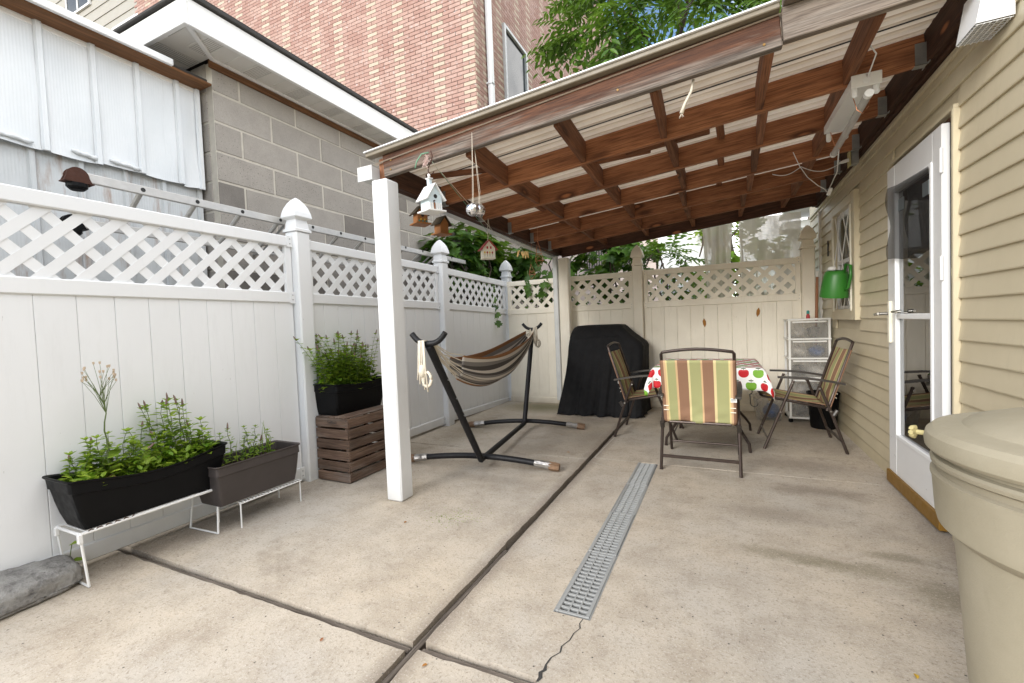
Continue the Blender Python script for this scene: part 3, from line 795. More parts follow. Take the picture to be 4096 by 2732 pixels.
# side beam, ledger, hangers
for dx in (0, -.04):
    beam('side_beam', (-2.02 + dx, FY + .06, 2.205), (-2.02 + dx, 5.97, 2.17), .15, .038, M['darkwood'], roof)
beam('ledger', (.985, 6.2, 2.46), (.985, 1.2, 2.50), .17, .038, M['darkwood'], roof)
beam('ledger_trim', (1.012, 6.2, 2.40), (1.012, 1.2, 2.425), .075, .03, M['darkwood'], roof)
for y in RY:
    for (x, s_) in ((.945, 1), (-1.985, -1)):
        z = rz_(x, y); m = MB()
        m.box((x, y - .0215, z + .05), (.05, .003, .11)); m.box((x, y + .0215, z + .05), (.05, .003, .11)); m.box((x, y, z - .0025), (.05, .046, .003))
        m.box((x + s_ * .026, y - .035, z + .05), (.003, .03, .11)); m.box((x + s_ * .026, y + .035, z + .05), (.003, .03, .11))
        m.build('joist_hanger', M['galv'], roof)
# corrugated sheets: ribs run down the slope (along x), overlapping in y
def corr(y0, y1, dz):
    m = MB(); pr = []
    y = y0
    while y < y1:
        for (dy, h) in ((0, 0), (.040, 0), (.050, .020), (.066, .020), (.076, 0)):
            pr.append((min(y + dy, y1), h))
        y += .080
    pr = [p for i, p in enumerate(pr) if i == 0 or p[0] > pr[i - 1][0] + 1e-6]
    n = len(pr); xa, xb = -2.13, 1.02
    vs = [(xa, p[0], rz_(xa, p[0]) + RH + .012 + p[1] + dz) for p in pr] + [(xb, p[0], rz_(xb, p[0]) + RH + .012 + p[1] + dz) for p in pr]
    fs = [(i, i + 1, n + i + 1, n + i) for i in range(n - 1)]
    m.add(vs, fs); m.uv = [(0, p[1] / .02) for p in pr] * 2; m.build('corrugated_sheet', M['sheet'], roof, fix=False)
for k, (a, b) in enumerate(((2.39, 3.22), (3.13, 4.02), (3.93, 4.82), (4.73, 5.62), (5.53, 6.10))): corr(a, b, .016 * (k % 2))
for y in (2.62, 2.86, 3.18, 3.34, 3.97, 4.77, 5.57):            # dark strips standing in for seam shadows under the sheets
    beam('seam_shadow', (-2.1, y, rz_(-2.1, y) + RH + .009), (.96, y, rz_(.96, y) + RH + .009), .003, .011, M['tar'], roof, b=0)
# folded metal edge over the fascia
beam('edge_flashing', (-2.17, FY - .012, fz(-2.17) + .148 + .016), (.262, FY - .012, fz(.262) + .148 + .016), .031, .06, M['edge_tan'], roof)
beam('edge_flashing', (-2.175, FY - .042, fz(-2.17) + .134 + .044), (.262, FY - .042, fz(.262) + .134 + .044), .008, .03, M['white_metal'], roof, b=.002)
# gutter along the low side, with a cut open end
gx = -2.15
def gut(y0, y1, z0, z1, zb):
    m = MB(); pr = [(.05, .09), (.05, 0), (-.035, 0), (-.06, .05), (-.06, .09), (-.056, .09), (-.056, .052), (-.032, .004), (.046, .004), (.046, .09)]
    n = len(pr)
    vs = [(gx + p[0], y0, z0 + p[1]) for p in pr] + [(gx + p[0], y1, z1 + p[1]) for p in pr]
    m.add(vs, [(i, (i + 1) % n, n + (i + 1) % n, n + i) for i in range(n)]).build('gutter', M['gutter'], roof)
gut(2.34, 5.99, 2.165, 2.075, 0)
MB().box((gx - .005, 2.335, 2.21), (.125, .004, .095)).build('gutter_end', M['gutter'], roof)
MB().box((-2.085, 5.90, 1.08), (.072, .05, 2.02), b=.01).build('downspout', M['gutter'], roof)
# posts
MB().box((-2.013, 2.366, 1.07), (.127, .127, 2.14), b=.010).build('post', M['vinyl'], roof)
MB().box((-1.945, 5.87, 1.02), (.14, .12, 2.04), b=.010).build('post', M['cream'], roof)  # cream tint stands for warm bounced light
# fastener heads on the fascia
m = MB()
for (x, dz) in ((-1.99, .035), (-1.985, .095), (-.47, .05), (.20, .03), (.45, .06)): m.tube([(x, FY - .004, fz(x) + dz), (x, FY + .004, fz(x) + dz)], .006, 8)
m.build('screw_heads', M['brass'], roof)

# ------------------------------------------------------------------ house wall
HX = 1.03
house = tag(empty('house', (HX, 3, 0)), 'tan vinyl sided house wall with storm door and barred window', 'house')
DY0, DY1, DZ = 2.915, 3.745, 2.085       # door opening
WY0, WY1, WZ0, WZ1 = 4.60, 5.36, 1.13, 2.10
# sheathing with openings
m = MB()
def wallbox(y0, y1, z0, z1): m.box((HX + .035, (y0 + y1) / 2, (z0 + z1) / 2), (.03, y1 - y0, z1 - z0))
wallbox(-1.5, DY0, -.1, 2.9); wallbox(DY0, DY1, DZ, 2.9); wallbox(DY1, WY0, -.1, 2.9); wallbox(WY0, WY1, -.1, WZ0); wallbox(WY0, WY1, WZ1, 2.9); wallbox(WY1, 6.9, -.1, 2.9)
m.build('sheathing', M['siding'], house)
def strip(y0, y1, z, h=.1005):
    """one siding course: tilted face with a curled lip at the bottom"""
    pr = [(.016, 0), (.0, 0), (-.0015, .006), (.011, h + .004), (.016, h + .004)]
    m = MB(); n = len(pr)
    vs = [(HX + p[0], y0, z + p[1]) for p in pr] + [(HX + p[0], y1, z + p[1]) for p in pr]
    m.add(vs, [(i, (i + 1) % n, n + (i + 1) % n, n + i) for i in range(n)] + [tuple(reversed(range(n))), tuple(range(n, 2 * n))])
    m.build('siding_strip', M['siding'], house)
z = -.012
while z < 2.30:
    segs = [(-1.4, 6.75)]
    def cut(segs, a, b):
        out = []
        for (p, q) in segs:
            if b <= p or a >= q: out.append((p, q)); continue
            if p < a: out.append((p, a))
            if q > b: out.append((b, q))
        return out
    if z < DZ + .03: segs = cut(segs, DY0 - .055, DY1 + .02)
    if WZ0 - .06 - .1 < z < WZ1 + .07: segs = cut(segs, WY0 - .05, WY1 + .05)
    for (a, b) in segs: strip(a, b, z)
    z += .1005
beam('top_channel', (HX - .004, -1.4, 2.372), (HX - .004, 6.75, 2.345), .03, .02, M['siding'], house)
MB().box((HX, 6.1, 1.15), (.045, .04, 2.3), b=.005).build('corner_trim', M['frost'], house)
# door casing and the storm door
MB().box((HX - .004, DY0 - .048, 1.04), (.03, .022, 2.12), b=.003).build('door_casing', M['siding'], house)
MB().box((HX - .004, (DY0 + DY1) / 2, DZ + .022), (.026, DY1 - DY0 + .12, .022), b=.003).build('door_casing', M['siding'], house)
m = MB()
for k in range(60): m.box((HX - .002 + R_.uniform(-.002, .003), DY0 - .028 + R_.uniform(-.003, .003), .03 + k * .035), (.016, .016, .037), rot_z(R_.uniform(-.3, .3)))
m.build('foam_strip', M['foam'], house)
MB().box((HX + .02, DY0 - .006, 1.04), (.03, .012, 2.08)).build('door_jamb', M['darkwood'], house)
MB().box((HX + .02, (DY0 + DY1) / 2, DZ - .008), (.03, DY1 - DY0, .02)).build('door_jamb', M['darkwood'], house)
DX = HX - .016                                   # door slab centre plane
d0, d1, dzb, dzt = 2.935, 3.735, .06, 2.06
GLY0, GLY1, GZ0, GZ1, GM = 3.045, 3.60, .335, 1.905, 1.11
m = MB()
def dbox(y0, y1, z0, z1, t=.034, off=0, b=.004): m.box((DX + off, (y0 + y1) / 2, (z0 + z1) / 2), (t, y1 - y0, z1 - z0), b=b)
dbox(d0, GLY0, dzb, dzt); dbox(GLY1, d1, dzb, dzt); dbox(GLY0 - .002, GLY1 + .002, dzb, GZ0, .033); dbox(GLY0 - .002, GLY1 + .002, GZ1, dzt, .033)
door = m.build('storm_door', M['door'], house); door['label'] = 'white storm door with tall glass and peeling dark screen'
def sub(ob, parent): 
    w = ob.location.copy(); ob.parent = parent; ob.location = w - parent.location - house.location; return ob
m = MB(); f = .022
dbox(GLY0 - .004, GLY0 + f, GZ0, GZ1, .046); dbox(GLY1 - f, GLY1 + .004, GZ0, GZ1, .046); dbox(GLY0, GLY1, GZ1 - f, GZ1 + .004, .045); dbox(GLY0, GLY1, GZ0 - .004, GZ0 + f, .045)
sub(m.build('glazing_frame', M['white_metal'], None, origin=(DX, 3.3, 1.1)), door)
m = MB(); dbox(GLY0 + f, GLY1 - f, GM - .016, GM + .016, .038); sub(m.build('glazing_bar', M['white_metal'], None, origin=(DX, 3.3, GM)), door)
for (a, b) in ((GM + .016, GZ1 - f), (GZ0 + f, GM - .016)):
    m = MB(); dbox(GLY0 + f, GLY1 - f, a, b, .004, 0, 0); sub(m.build('glass_pane', M['glass'], None, origin=(DX, 3.3, (a + b) / 2)), door)
# torn screen, its free edge curling past the frame
def scr(u, v):
    y = GLY0 + f + u * (GLY1 - GLY0 - .008); z = GZ1 - .012 - v * .43 + .03 * u * (1 - v)
    c = max(0, (u - .82) / .18)
    return (DX - .026 - .022 * c * (1 + .5 * math.sin(9 * v)), y + .010 * c * math.sin(7 * v), z + .012 * math.sin(8 * u) * v)
m = MB().grid(scr, 20, 14); sub(m.build('screen_mesh', M['mesh'], None, origin=(DX - .03, 3.35, 1.7), smooth=True, fix=False), door)
for (y0, w) in ((3.10, .11), (3.49, .10)):
    m = MB().box((DX - .003 - .0015, y0 + w / 2, 1.80), (.001, w, .075)); s_ = sub(m.build('sticker', M['paleblue'], None, origin=(DX - .0045, y0, 1.8)), door)
# handle, latch plate, hinges, kick sweep
m = MB(); m.box((DX - .026, 3.672, 1.075), (.018, .035, .27), b=.004); sub(m.build('latch_plate', M['cream_paint'], None, origin=(DX - .026, 3.672, 1.075)), door)
m = MB(); m.tube([(DX - .03, 3.672, 1.13), (DX - .085, 3.672, 1.13)], .010, 10); m.tube([(DX - .085, 3.672, 1.13), (DX - .085, 3.70, 1.128), (DX - .08, 3.77, 1.126)], .009, 8)
sub(m.build('handle', M['nickel'], None, origin=(DX - .06, 3.7, 1.13), smooth=40), door)
m = MB(); m.tube([(DX - .02, 3.50, 1.14), (DX - .045, 3.50, 1.14)], .012, 10); m.tube([(DX - .045, 3.48, 1.14), (DX - .045, 3.56, 1.14)], .008, 8)
sub(m.build('inner_handle', M['nickel'], None, origin=(DX - .03, 3.5, 1.14), smooth=40), door)
for z in (1.88, 1.35, .3):
    m = MB(); m.tube([(DX - .02, d0 - .004, z - .06), (DX - .02, d0 - .004, z + .06)], .007, 8); sub(m.build('hinge', M['door'], None, origin=(DX - .02, d0, z)), door)
m = MB(); m.box((DX - .012, (d0 + d1) / 2, .052), (.044, d1 - d0, .078), b=.003); sub(m.build('kick_sweep', M['brass'], None, origin=(DX, 3.3, .05)), door)
# the entrance behind the glass: an inner door standing half open, a dark hall
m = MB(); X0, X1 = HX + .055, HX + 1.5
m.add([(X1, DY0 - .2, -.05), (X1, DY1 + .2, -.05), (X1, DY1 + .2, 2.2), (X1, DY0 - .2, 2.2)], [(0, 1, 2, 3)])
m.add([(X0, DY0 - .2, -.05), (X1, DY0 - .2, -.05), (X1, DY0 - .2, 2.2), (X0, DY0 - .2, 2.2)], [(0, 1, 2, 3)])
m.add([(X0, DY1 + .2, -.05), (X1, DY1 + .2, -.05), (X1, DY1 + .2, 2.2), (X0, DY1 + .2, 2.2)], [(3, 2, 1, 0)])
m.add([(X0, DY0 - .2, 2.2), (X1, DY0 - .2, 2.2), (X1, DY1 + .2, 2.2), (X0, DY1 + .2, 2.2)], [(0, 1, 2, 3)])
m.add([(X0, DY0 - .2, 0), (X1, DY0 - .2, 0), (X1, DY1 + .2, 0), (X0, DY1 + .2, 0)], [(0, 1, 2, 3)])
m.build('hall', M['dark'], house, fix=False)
m = MB(); m.box((HX + .085, 3.545, 1.04), (.04, .43, 2.06), b=.004); m.box((HX + .06, 3.36, 1.04), (.02, .05, 2.0), b=.003); m.build('inner_door', M['innerdoor'], house)
# window: frame, sash, pane, scissor bars
wf = MB()
for (y0, y1, z0, z1) in ((WY0 - .045, WY0 + .04, WZ0 - .05, WZ1 + .06), (WY1 - .04, WY1 + .045, WZ0 - .05, WZ1 + .06), (WY0 + .04, WY1 - .04, WZ1 - .02, WZ1 + .06), (WY0 + .04, WY1 - .04, WZ0 - .05, WZ0 + .05)):
    wf.box((HX - .008, (y0 + y1) / 2, (z0 + z1) / 2), (.05, y1 - y0, z1 - z0), b=.004)
win = wf.build('window', M['siding'], house)
m = MB().box((HX + .015, 4.98, 1.615), (.02, .74, .95)); 
m = MB()
for (y0, y1, z0, z1) in ((WY0 + .035, WY0 + .075, 1.17, 2.07), (WY1 - .075, WY1 - .035, 1.17, 2.07), (WY0 + .075, WY1 - .075, 1.17, 1.21), (WY0 + .075, WY1 - .075, 1.60, 1.64), (WY0 + .075, WY1 - .075, 2.03, 2.07)):
    m.box((HX + .012, (y0 + y1) / 2, (z0 + z1) / 2), (.026, y1 - y0, z1 - z0), b=.003)
sub(m.build('sash', M['door'], None, origin=(HX, 4.98, 1.6)), win)
sub(MB().box((HX + .014, 4.98, 1.62), (.004, .62, .84)).build('glass_pane', M['wglass'], None, origin=(HX, 4.98, 1.62)), win)
for k in range(2):
    yb = WY0 + .09 + k * .29
    for s_ in (1, -1):
        a_, b_ = (yb, yb + .28) if s_ > 0 else (yb + .28, yb)
        for q in range(2):
            z0 = 1.18 + q * .44
            p0, p1 = ((a_, z0), (b_, z0 + .43)) if q % 2 == 0 else ((b_, z0), (a_, z0 + .43))
            o = beam('security_bar', (HX - .030 - .004 * s_, p0[0], p0[1]), (HX - .030 - .004 * s_, p1[0], p1[1]), .018, .005, M['frost'], house, up=(0, 1, 0), b=.001)
            sub_loc = o.location.copy(); o.parent = win; o.location = sub_loc - win.location
for y in (WY0 + .06, WY1 - .06):
    o = beam('security_bar', (HX - .036, y, 1.16), (HX - .036, y, 2.06), .022, .012, M['cream_paint'], house, up=(0, 1, 0), b=.002); sub_loc = o.location.copy(); o.parent = win; o.location = sub_loc - win.location
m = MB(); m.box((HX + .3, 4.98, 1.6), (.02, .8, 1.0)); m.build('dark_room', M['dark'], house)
MB().box((HX - .003, 5.72, 1.83), (.004, .05, .16)).build('loose_siding', M['darkstuff'], house)
# exhaust hood high on the wall
vent = MB()
pv = [(2.56, 2.255), (2.30, 2.155), (2.24, 2.235), (2.36, 2.42), (2.60, 2.44)]
vr = tag(empty('vent_hood', (HX, 2.4, 2.2)), 'white exhaust vent hood on the tan siding above the door', 'vent')
m = MB(); m.add([(HX, 2.40, 2.255), (HX, 2.565, 2.255), (HX, 2.565, 2.47), (HX, 2.40, 2.47), (HX - .112, 2.40, 2.255), (HX - .112, 2.565, 2.255), (HX - .085, 2.565, 2.42), (HX - .085, 2.40, 2.42), (HX - .02, 2.565, 2.47), (HX - .02, 2.40, 2.47)],
        [(4, 5, 6, 7), (7, 6, 8, 9), (0, 3, 9, 7, 4), (1, 5, 6, 8, 2), (9, 8, 2, 3)])
m.build('hood', M['white_metal'], vr)
for k in range(9): MB().box((HX - .056, 2.408 + k * .0187, 2.252), (.108, .0025, .003)).build('grille_bar', M['white_metal'], vr)
for k in range(6): MB().box((HX - .105 + k * .019, 2.4825, 2.249), (.0025, .16, .003)).build('grille_bar', M['white_metal'], vr)

# ------------------------------------------------------------------ cinder block garage beyond the left fence
BX, BY0, BH, BL = -3.5, 2.19, .2275, .525
gar = tag(empty('garage', (BX, 4, 0)), 'grey cinder block garage with white overhanging eaves beyond the fence', 'garage')
MB().box((BX - .845, 5.0, 1.63), (1.68, 5.61, 3.25)).build('core_wall', M['mortar'], gar)
ZT = 3.27
row = 0
while ZT - row * BH > 1.15:
    zc = ZT - (row + .5) * BH
    first = (BL * .42) if row % 2 == 0 else BL * .94
    y = BY0; L = first
    while y < 7.7:
        jy = R_.uniform(-.004, .004)
        piece('block', (BX - .03 + R_.uniform(-.002, .002), y + L / 2, zc + R_.uniform(-.003, .003)), (.06, round(L - .016, 3), BH - .016), M['cmu'], gar, .004)
        y += L; L = BL
    # return face at the corner
    x = BX - .062; L = .20 if row % 2 == 0 else .42
    while x > -4.3:
        piece('block', (x - L / 2, BY0 + .03 - .001, zc), (round(L - .016, 3), .06, BH - .016), M['cmu'], gar, .004)
        x -= L; L = .42
    row += 1
EX, EY = -3.2, 1.87
beam('frieze_board', (BX + .012, BY0 - .02, 3.235), (BX + .012, 7.8, 3.235), .06, .022, M['rooftrim'], gar)
beam('eave_fascia', (EX, EY, 3.338), (EX, 7.9, 3.338), .185, .02, M['trim'], gar)
beam('eave_fascia', (EX + .01, EY - .011, 3.338), (-5.2, EY - .011, 3.338), .185, .02, M['trim'], gar)
beam('eave_lip', (EX + .008, EY, 3.250), (EX + .008, 7.9, 3.250), .018, .034, M['white_metal'], gar)
beam('eave_lip', (EX + .02, EY - .02, 3.250), (-5.2, EY - .02, 3.250), .018, .034, M['white_metal'], gar)
beam('soffit_trim', (BX + .03, BY0, 3.262), (BX + .03, 7.9, 3.262), .02, .03, M['white_metal'], gar)
beam('soffit_trim', (EX - .02, EY + .01, 3.262), (BX + .02, BY0 + .01, 3.262), .018, .035, M['white_metal'], gar)
beam('roof_edge', (EX + .008, EY - .02, 3.445), (EX + .008, 7.9, 3.445), .022, .05, M['tar'], gar)
beam('roof_edge', (EX, EY - .02, 3.446), (-5.2, EY - .02, 3.446), .022, .05, M['tar'], gar)
MB().box((-4.4, 4.9, 3.47), (2.42, 6.05, .03)).build('roof_deck', M['tar'], gar)
perf = NT('perforated_soffit'); u_ = perf.scale(perf.pos(), (70, 70, 1)); a_ = perf.sep(u_)
q1 = perf.math('SUBTRACT', perf.math('FRACT', a_[0]), .5); q2 = perf.math('SUBTRACT', perf.math('FRACT', a_[1]), .5)
dd_ = perf.math('ADD', perf.math('MULTIPLY', q1, q1), perf.math('MULTIPLY', q2, q2))
M['perf'] = perf.fin(perf.mix(perf.math('LESS_THAN', dd_, .05), (.70, .695, .67), (.06, .06, .06)), .5)
k = 0; y = EY + .02
while y < 7.6:
    m = MB()
    w = .128
    m.box(((EX + BX) / 2 - .0, y + w / 2, 3.274), (.28, w - .008, .006), b=.002)
    m.build('soffit_panel', M['perf'] if k % 3 == 1 else M['soffit'], gar)
    m = MB(); m.box(((EX + BX) / 2, y + w, 3.270), (.28, .012, .010), b=.003); m.build('soffit_rib', M['soffit'], gar)
    y += w; k += 1
k = 0; x = BX + .02
while x > -5.1:
    w = .128; m = MB(); m.box((x - w / 2, (EY + BY0) / 2, 3.2745), (w - .008, .30, .006), b=.002)
    m.build('soffit_panel', M['perf'] if k % 3 == 1 else M['soffit'], gar); x -= w; k += 1

# ------------------------------------------------------------------ metal shed beside the garage
SX = -3.65
shed = tag(empty('metal_shed', (SX, .6, 0)), 'white painted sheet metal shed wall with rusty lower panels', 'shed')
MB().box((SX - .85, .45, 1.48), (1.6, 3.4, 3.0)).build('shed_core', M['shed2'], shed)
def sheet(name, x, y0, y1, z0, z1, mat, rng, wav):
    """dented sheet with a raised rib on its near edge"""
    nu, nv = 14, 14
    ph = rng.uniform(0, 9)
    def f(u, v):
        y = y0 + (y1 - y0) * u; z = z0 + (z1 - z0) * v
        d = .006 * math.sin(5 * u + ph) * math.sin(4.2 * v + ph * 2) + .004 * math.sin(9 * v + 3 * u + ph) * (1 - v) * wav
        if v == 0: z += .004 * math.sin(5 * u + ph) * wav
        return (x + d * .8 + (.004 * wav if v < .05 else 0), y, z)
    MB().grid(f, nu, nv).build(name, mat, shed, smooth=True, fix=False)
    m = MB(); m.prism([(x + .005, y1 - .038, z0), (x + .022, y1 - .030, z0), (x + .022, y1 - .006, z0), (x + .005, y1 + .003, z0)], (0, 0, 0), (0, 0, z1 - z0))
    m.build('sheet_rib', mat, shed)
rg = random.Random(3)
sy = [-.98 + .25 * k for k in range(13)]
ups = [-.73, -.48, -.23, .02, .27, .52, .77, 1.03, 1.285, 1.535, 1.775, 2.025, 2.17]
for k in range(len(ups) - 1): sheet('upper_sheet', SX + .015, ups[k], ups[k + 1], 2.31 - .006 * (k % 3), 3.06, M['shed'], rg, 1.0 if k % 3 else .5)
lows = [-.75, -.5, -.25, 0, .25, .5, .74, .97, 1.23, 1.455, 1.69, 1.92, 2.17]
for k in range(len(lows) - 1): sheet('lower_sheet', SX - .03, lows[k], lows[k + 1], 1.0, 2.36, M['shed2'], rg, .2)
for (y0, y1) in ((1.03, 1.21), (1.38, 1.51), (1.57, 1.74), (.8, 1.0)):           # blobs of sealant
    n = 9; pts = [(SX + .028, y0 + (y1 - y0) * i / (n - 1), 2.343 + .003 * math.sin(i * 1.7) - .014 * i / n) for i in range(n)]
    MB().tube(pts, [.006] + [.014 + .004 * math.sin(i * 2.3) for i in range(n - 2)] + [.006], 7).build('sealant_bead', M['shed'], shed, smooth=True)
beam('eave_board', (SX + .085, -1.2, 3.066), (SX + .085, 2.18, 3.072), .018, .17, M['rooftrim'], shed)
beam('eave_board', (SX + .012, -1.2, 3.045), (SX + .012, 2.17, 3.05), .04, .012, M['trim'], shed)
beam('drip_edge', (SX + .185, -1.2, 3.088), (SX + .185, 1.905, 3.092), .045, .028, M['white_metal'], shed)
beam('roofing', (SX - .6, -1.2, 3.095), (SX - .6, 2.16, 3.098), .02, 1.5, M['tar'], shed)

# ------------------------------------------------------------------ ladder laid along the top of the fence
lad = tag(empty('ladder', (-3.2, 3.2, 1.8)), 'long aluminium ladder stored sideways along the top of the fence', 'ladder')
M['alu'] = plain('weathered_aluminium', (.56, .55, .53), .5, .45, .15, 25)
LU, LD = (-3.12, 2.045), (-3.40, 1.85)
beam('side_rail', (LU[0], 1.23, LU[1]), (LU[0], 5.2, LU[1] - .02), .052, .024, M['alu'], lad)
beam('side_rail', (LD[0], 1.30, LD[1]), (LD[0], 5.2, LD[1] - .02), .052, .024, M['alu'], lad)
for k in range(12):
    y = 1.50 + k * .305
    MB().tube([(LU[0] - .012, y, LU[1] - .008), (LD[0] + .012, y, LD[1] + .008)], .015, 8).build('rung', M['alu'], lad, smooth=40)
    MB().tube([(LU[0] + .011, y, LU[1]), (LU[0] + .0135, y, LU[1])], .013, 10).build('rung_end', M['ink'], lad)
for (x, z, y) in ((LU[0], LU[1], 1.23), (LD[0], LD[1], 1.30)):
    m = MB(); n = 14
    pl = [(x - .022, y + .03, z - .035)] + [(x - .022, y - .03 + .048 * math.cos(a), z - .008 + .050 * math.sin(a)) for a in [math.pi * i / n for i in range(n + 1)]] + [(x - .022, y - .09, z - .035)]
    m.prism(pl, (.034, 0, 0), (.044, 0, 0)); m.prism(pl, (0, 0, 0), (.01, 0, 0)); m.box((x + .003, y - .03, z - .038), (.066, .125, .006)); m.build('end_shoe', M['rust'] if x == LU[0] else M['black'], lad)
    MB().lathe([(.03, -.035), (.045, -.02), (.045, 0)], 12, (x, y - .03, z - .042)).build('end_foot', M['black'], lad)
for y in (2.45, 4.40):
    MB().box((-3.30, y, 1.82), (.40, .02, .012)).build('bracket_arm', M['galv'], lad)
    beam('bracket_arm', (-3.42, y, 1.815), (-3.12, y, 2.01), .02, .012, M['galv'], lad)

# ------------------------------------------------------------------ brick building
QX, QY, BCH, BCL = -4.9, 9.0, .0915, .325
bb = tag(empty('brick_building', (QX, QY, 0)), 'tall red brick building with beige brick columns and a white downspout', 'building')
MB().box((QX - 6.2, QY + 9.1, 8.0), (12.38, 18.16, 16.2)).build('wall', M['bmortar'], bb)
WIN = (10.46, 11.93, 6.55, 8.82)
cells = []
for r in range(0, 175):
    z = .05 + (r + .5) * BCH
    if z < 1.0: continue
    off = 0 if r % 2 == 0 else BCL / 2
    k = 0
    for k in range(-1, 42):
        a = max(0, k * BCL + off - BCL); b = k * BCL + off
        if b - a < .05: continue
        bei = (k % 6 == 1) if r % 2 == 0 else (k % 6 == 3)
        if r % 2 == 0 and k == 1: bei = True
        cells.append(((QX - (a + b) / 2, QY, z), (b - a - .012, .02, BCH - .012), bei))
    for k in range(-1, 50):
        a = max(0, k * BCL + off - BCL); b = k * BCL + off
        if b - a < .05: continue
        y0, y1 = QY + a, QY + b
        if y1 > WIN[0] and y0 < WIN[1] and WIN[2] < z < WIN[3]:
            if y0 < WIN[0] - .06: b = WIN[0] - QY
            elif y1 > WIN[1] + .06: a = WIN[1] - QY
            else: continue
        bei = (k % 6 == 2) if r % 2 == 0 else (k % 6 == 4)
        if r % 2 == 1 and k == 0: bei = True
        cells.append(((QX, QY + (a + b) / 2, z), (.02, b - a - .012, BCH - .012), bei))
def size_px(c):
    p = pixel(c[0])
    if p is None or not (-120 < p[0] < 4200 and -150 < p[1] < 1300): return -1
    roofline = 620 - (p[0] - 1437) * .37
    vis = p[1] < min(roofline + 20, 640) and not (p[0] < 1700 and p[1] > 60 + (p[0] - 800) * .577)
    return (1000 if vis else 0) + 100 / (Vector(c[0]) - CAM).length * (1.0 if c[1][1] < .03 else .55)
ranked = sorted(((size_px(c), c) for c in cells), key=lambda t: -t[0])
proto = {}
for s_, c in ranked[:300]:
    mt = M['brickb'] if c[2] else M['brick']
    piece('brick', c[0], tuple(round(v, 3) for v in c[1]), mt, bb, .003)
mb_ = {True: MB(), False: MB()}
for s_, c in ranked[300:]:
    if s_ < 0 and R_.random() > -1:
        q = pixel(c[0])
        if q is None or not (-900 < q[0] < 5200 and -900 < q[1] < 1500): continue
    mb_[c[2]].box(c[0], c[1])
stuff(mb_[False].build('brickwork', M['brick'], bb, fix=False)); stuff(mb_[True].build('brickwork', M['brickb'], bb, fix=False))
m = MB(); fx = QX + .03
for (y0, y1, z0, z1) in ((WIN[0], WIN[0] + .09, WIN[2], WIN[3]), (WIN[1] - .09, WIN[1], WIN[2], WIN[3]), (WIN[0] + .09, WIN[1] - .09, WIN[3] - .09, WIN[3]), (WIN[0] + .09, WIN[1] - .09, WIN[2], WIN[2] + .09)):
    m.box((fx, (y0 + y1) / 2, (z0 + z1) / 2), (.10, y1 - y0, z1 - z0), b=.01)
wn = m.build('window', M['gutter'], bb)
M['sash_glass'] = plain('grey_window_glass', (.012, .018, .02), .15, .0, .4, .8, .35)
pn = MB().box((QX + .012, (WIN[0] + WIN[1]) / 2, (WIN[2] + WIN[3]) / 2), (.01, 1.3, 2.1)).build('pane', M['sash_glass'], wn, origin=(QX + .012, 11.19, 7.68))
pn.location = Vector((QX + .012, 11.19, 7.68)) - bb.location - wn.location
ds = MB().box((QX + .09, 9.56, 8), (.11, .16, 16), b=.015).build('downspout', M['white_metal'], bb)
for z in (6.85, 9.5):
    o = MB().box((QX + .075, 9.56, z), (.14, .20, .05), b=.008).build('downspout_strap', M['white_metal'], bb)

# ------------------------------------------------------------------ beige clad building far left
cb = tag(empty('clad_building', (-24, 9.6, 0)), 'beige building of wide lapped cladding with narrow windows', 'building')
MB().box((-29, 14, 9.5), (23.2, 8.9, 19.1)).build('wall', M['beige'], cb)
for k in range(14):
    z = 11.4 + k * .42
    m = MB(); m.prism([(-40.4, 9.54, z), (-40.4, 9.50, z), (-40.4, 9.525, z + .43), (-40.4, 9.54, z + .43)], (0, 0, 0), (23, 0, 0)); m.build('cladding_board', M['beige'], cb)
for (x0, x1, z0, z1) in ((-20.95, -19.05, 11.9, 13.15), (-24.4, -22.5, 14.6, 15.9), (-18.0, -17.3, 12.0, 13.6), (-28, -26.2, 13.6, 15)):
    m = MB(); w = .08
    for (a, b, c, d) in ((x0, x0 + w, z0, z1), (x1 - w, x1, z0, z1), ((x0 + x1) / 2 - w / 2, (x0 + x1) / 2 + w / 2, z0 + w, z1 - w), (x0 + w, x1 - w, z1 - w, z1), (x0 + w, x1 - w, z0, z0 + w)):
        m.box(((a + b) / 2, 9.49, (c + d) / 2), (b - a, .10, d - c))
    wn = m.build('window', M['trim'], cb)
    for (a, b) in ((x0 + w, (x0 + x1) / 2 - w / 2), ((x0 + x1) / 2 + w / 2, x1 - w)):
        c_ = ((a + b) / 2, 9.475, (z0 + z1) / 2)
        pn = MB().box(c_, (b - a, .02, z1 - z0 - 2 * w)).build('pane', M['sash_glass'], wn, origin=c_); pn.location = Vector(c_) - cb.location - wn.location

# ------------------------------------------------------------------ houses behind the back fence
nh = tag(empty('white_house', (-1.4, 9.2, 0)), 'white rendered house with pink siding behind the back fence', 'house')
MB().box((-2.6, 11.2, 2.2), (3.8, 3.6, 4.4)).build('wall', M['pink'], nh)
for k in range(26): MB().box((-2.6, 9.39, .3 + k * .16), (3.78, .02, .150), Matrix.Rotation(.06, 3, 'X')).build('siding_strip', M['pink'], nh)
MB().box((-.62, 8.9, 2.4), (.8, .9, 4.8), b=.03).build('white_bay', M['whitewall'], nh)
m = MB()
for k in range(22): m.box((-2.62 + k * .052, 9.30, 2.75), (.022, .02, .95))
m.box((-2.07, 9.30, 3.24), (1.2, .03, .04)); m.box((-2.07, 9.30, 2.27), (1.2, .03, .04)); m.build('balcony_railing', M['darkstuff'], nh)
gh = tag(empty('white_garage', (2.1, 8.8, 0)), 'white sided outbuilding with eaves behind the corner post', 'building')
MB().box((2.4, 10.0, 1.25), (2.7, 2.4, 2.5)).build('wall', M['whitewall'], gh)
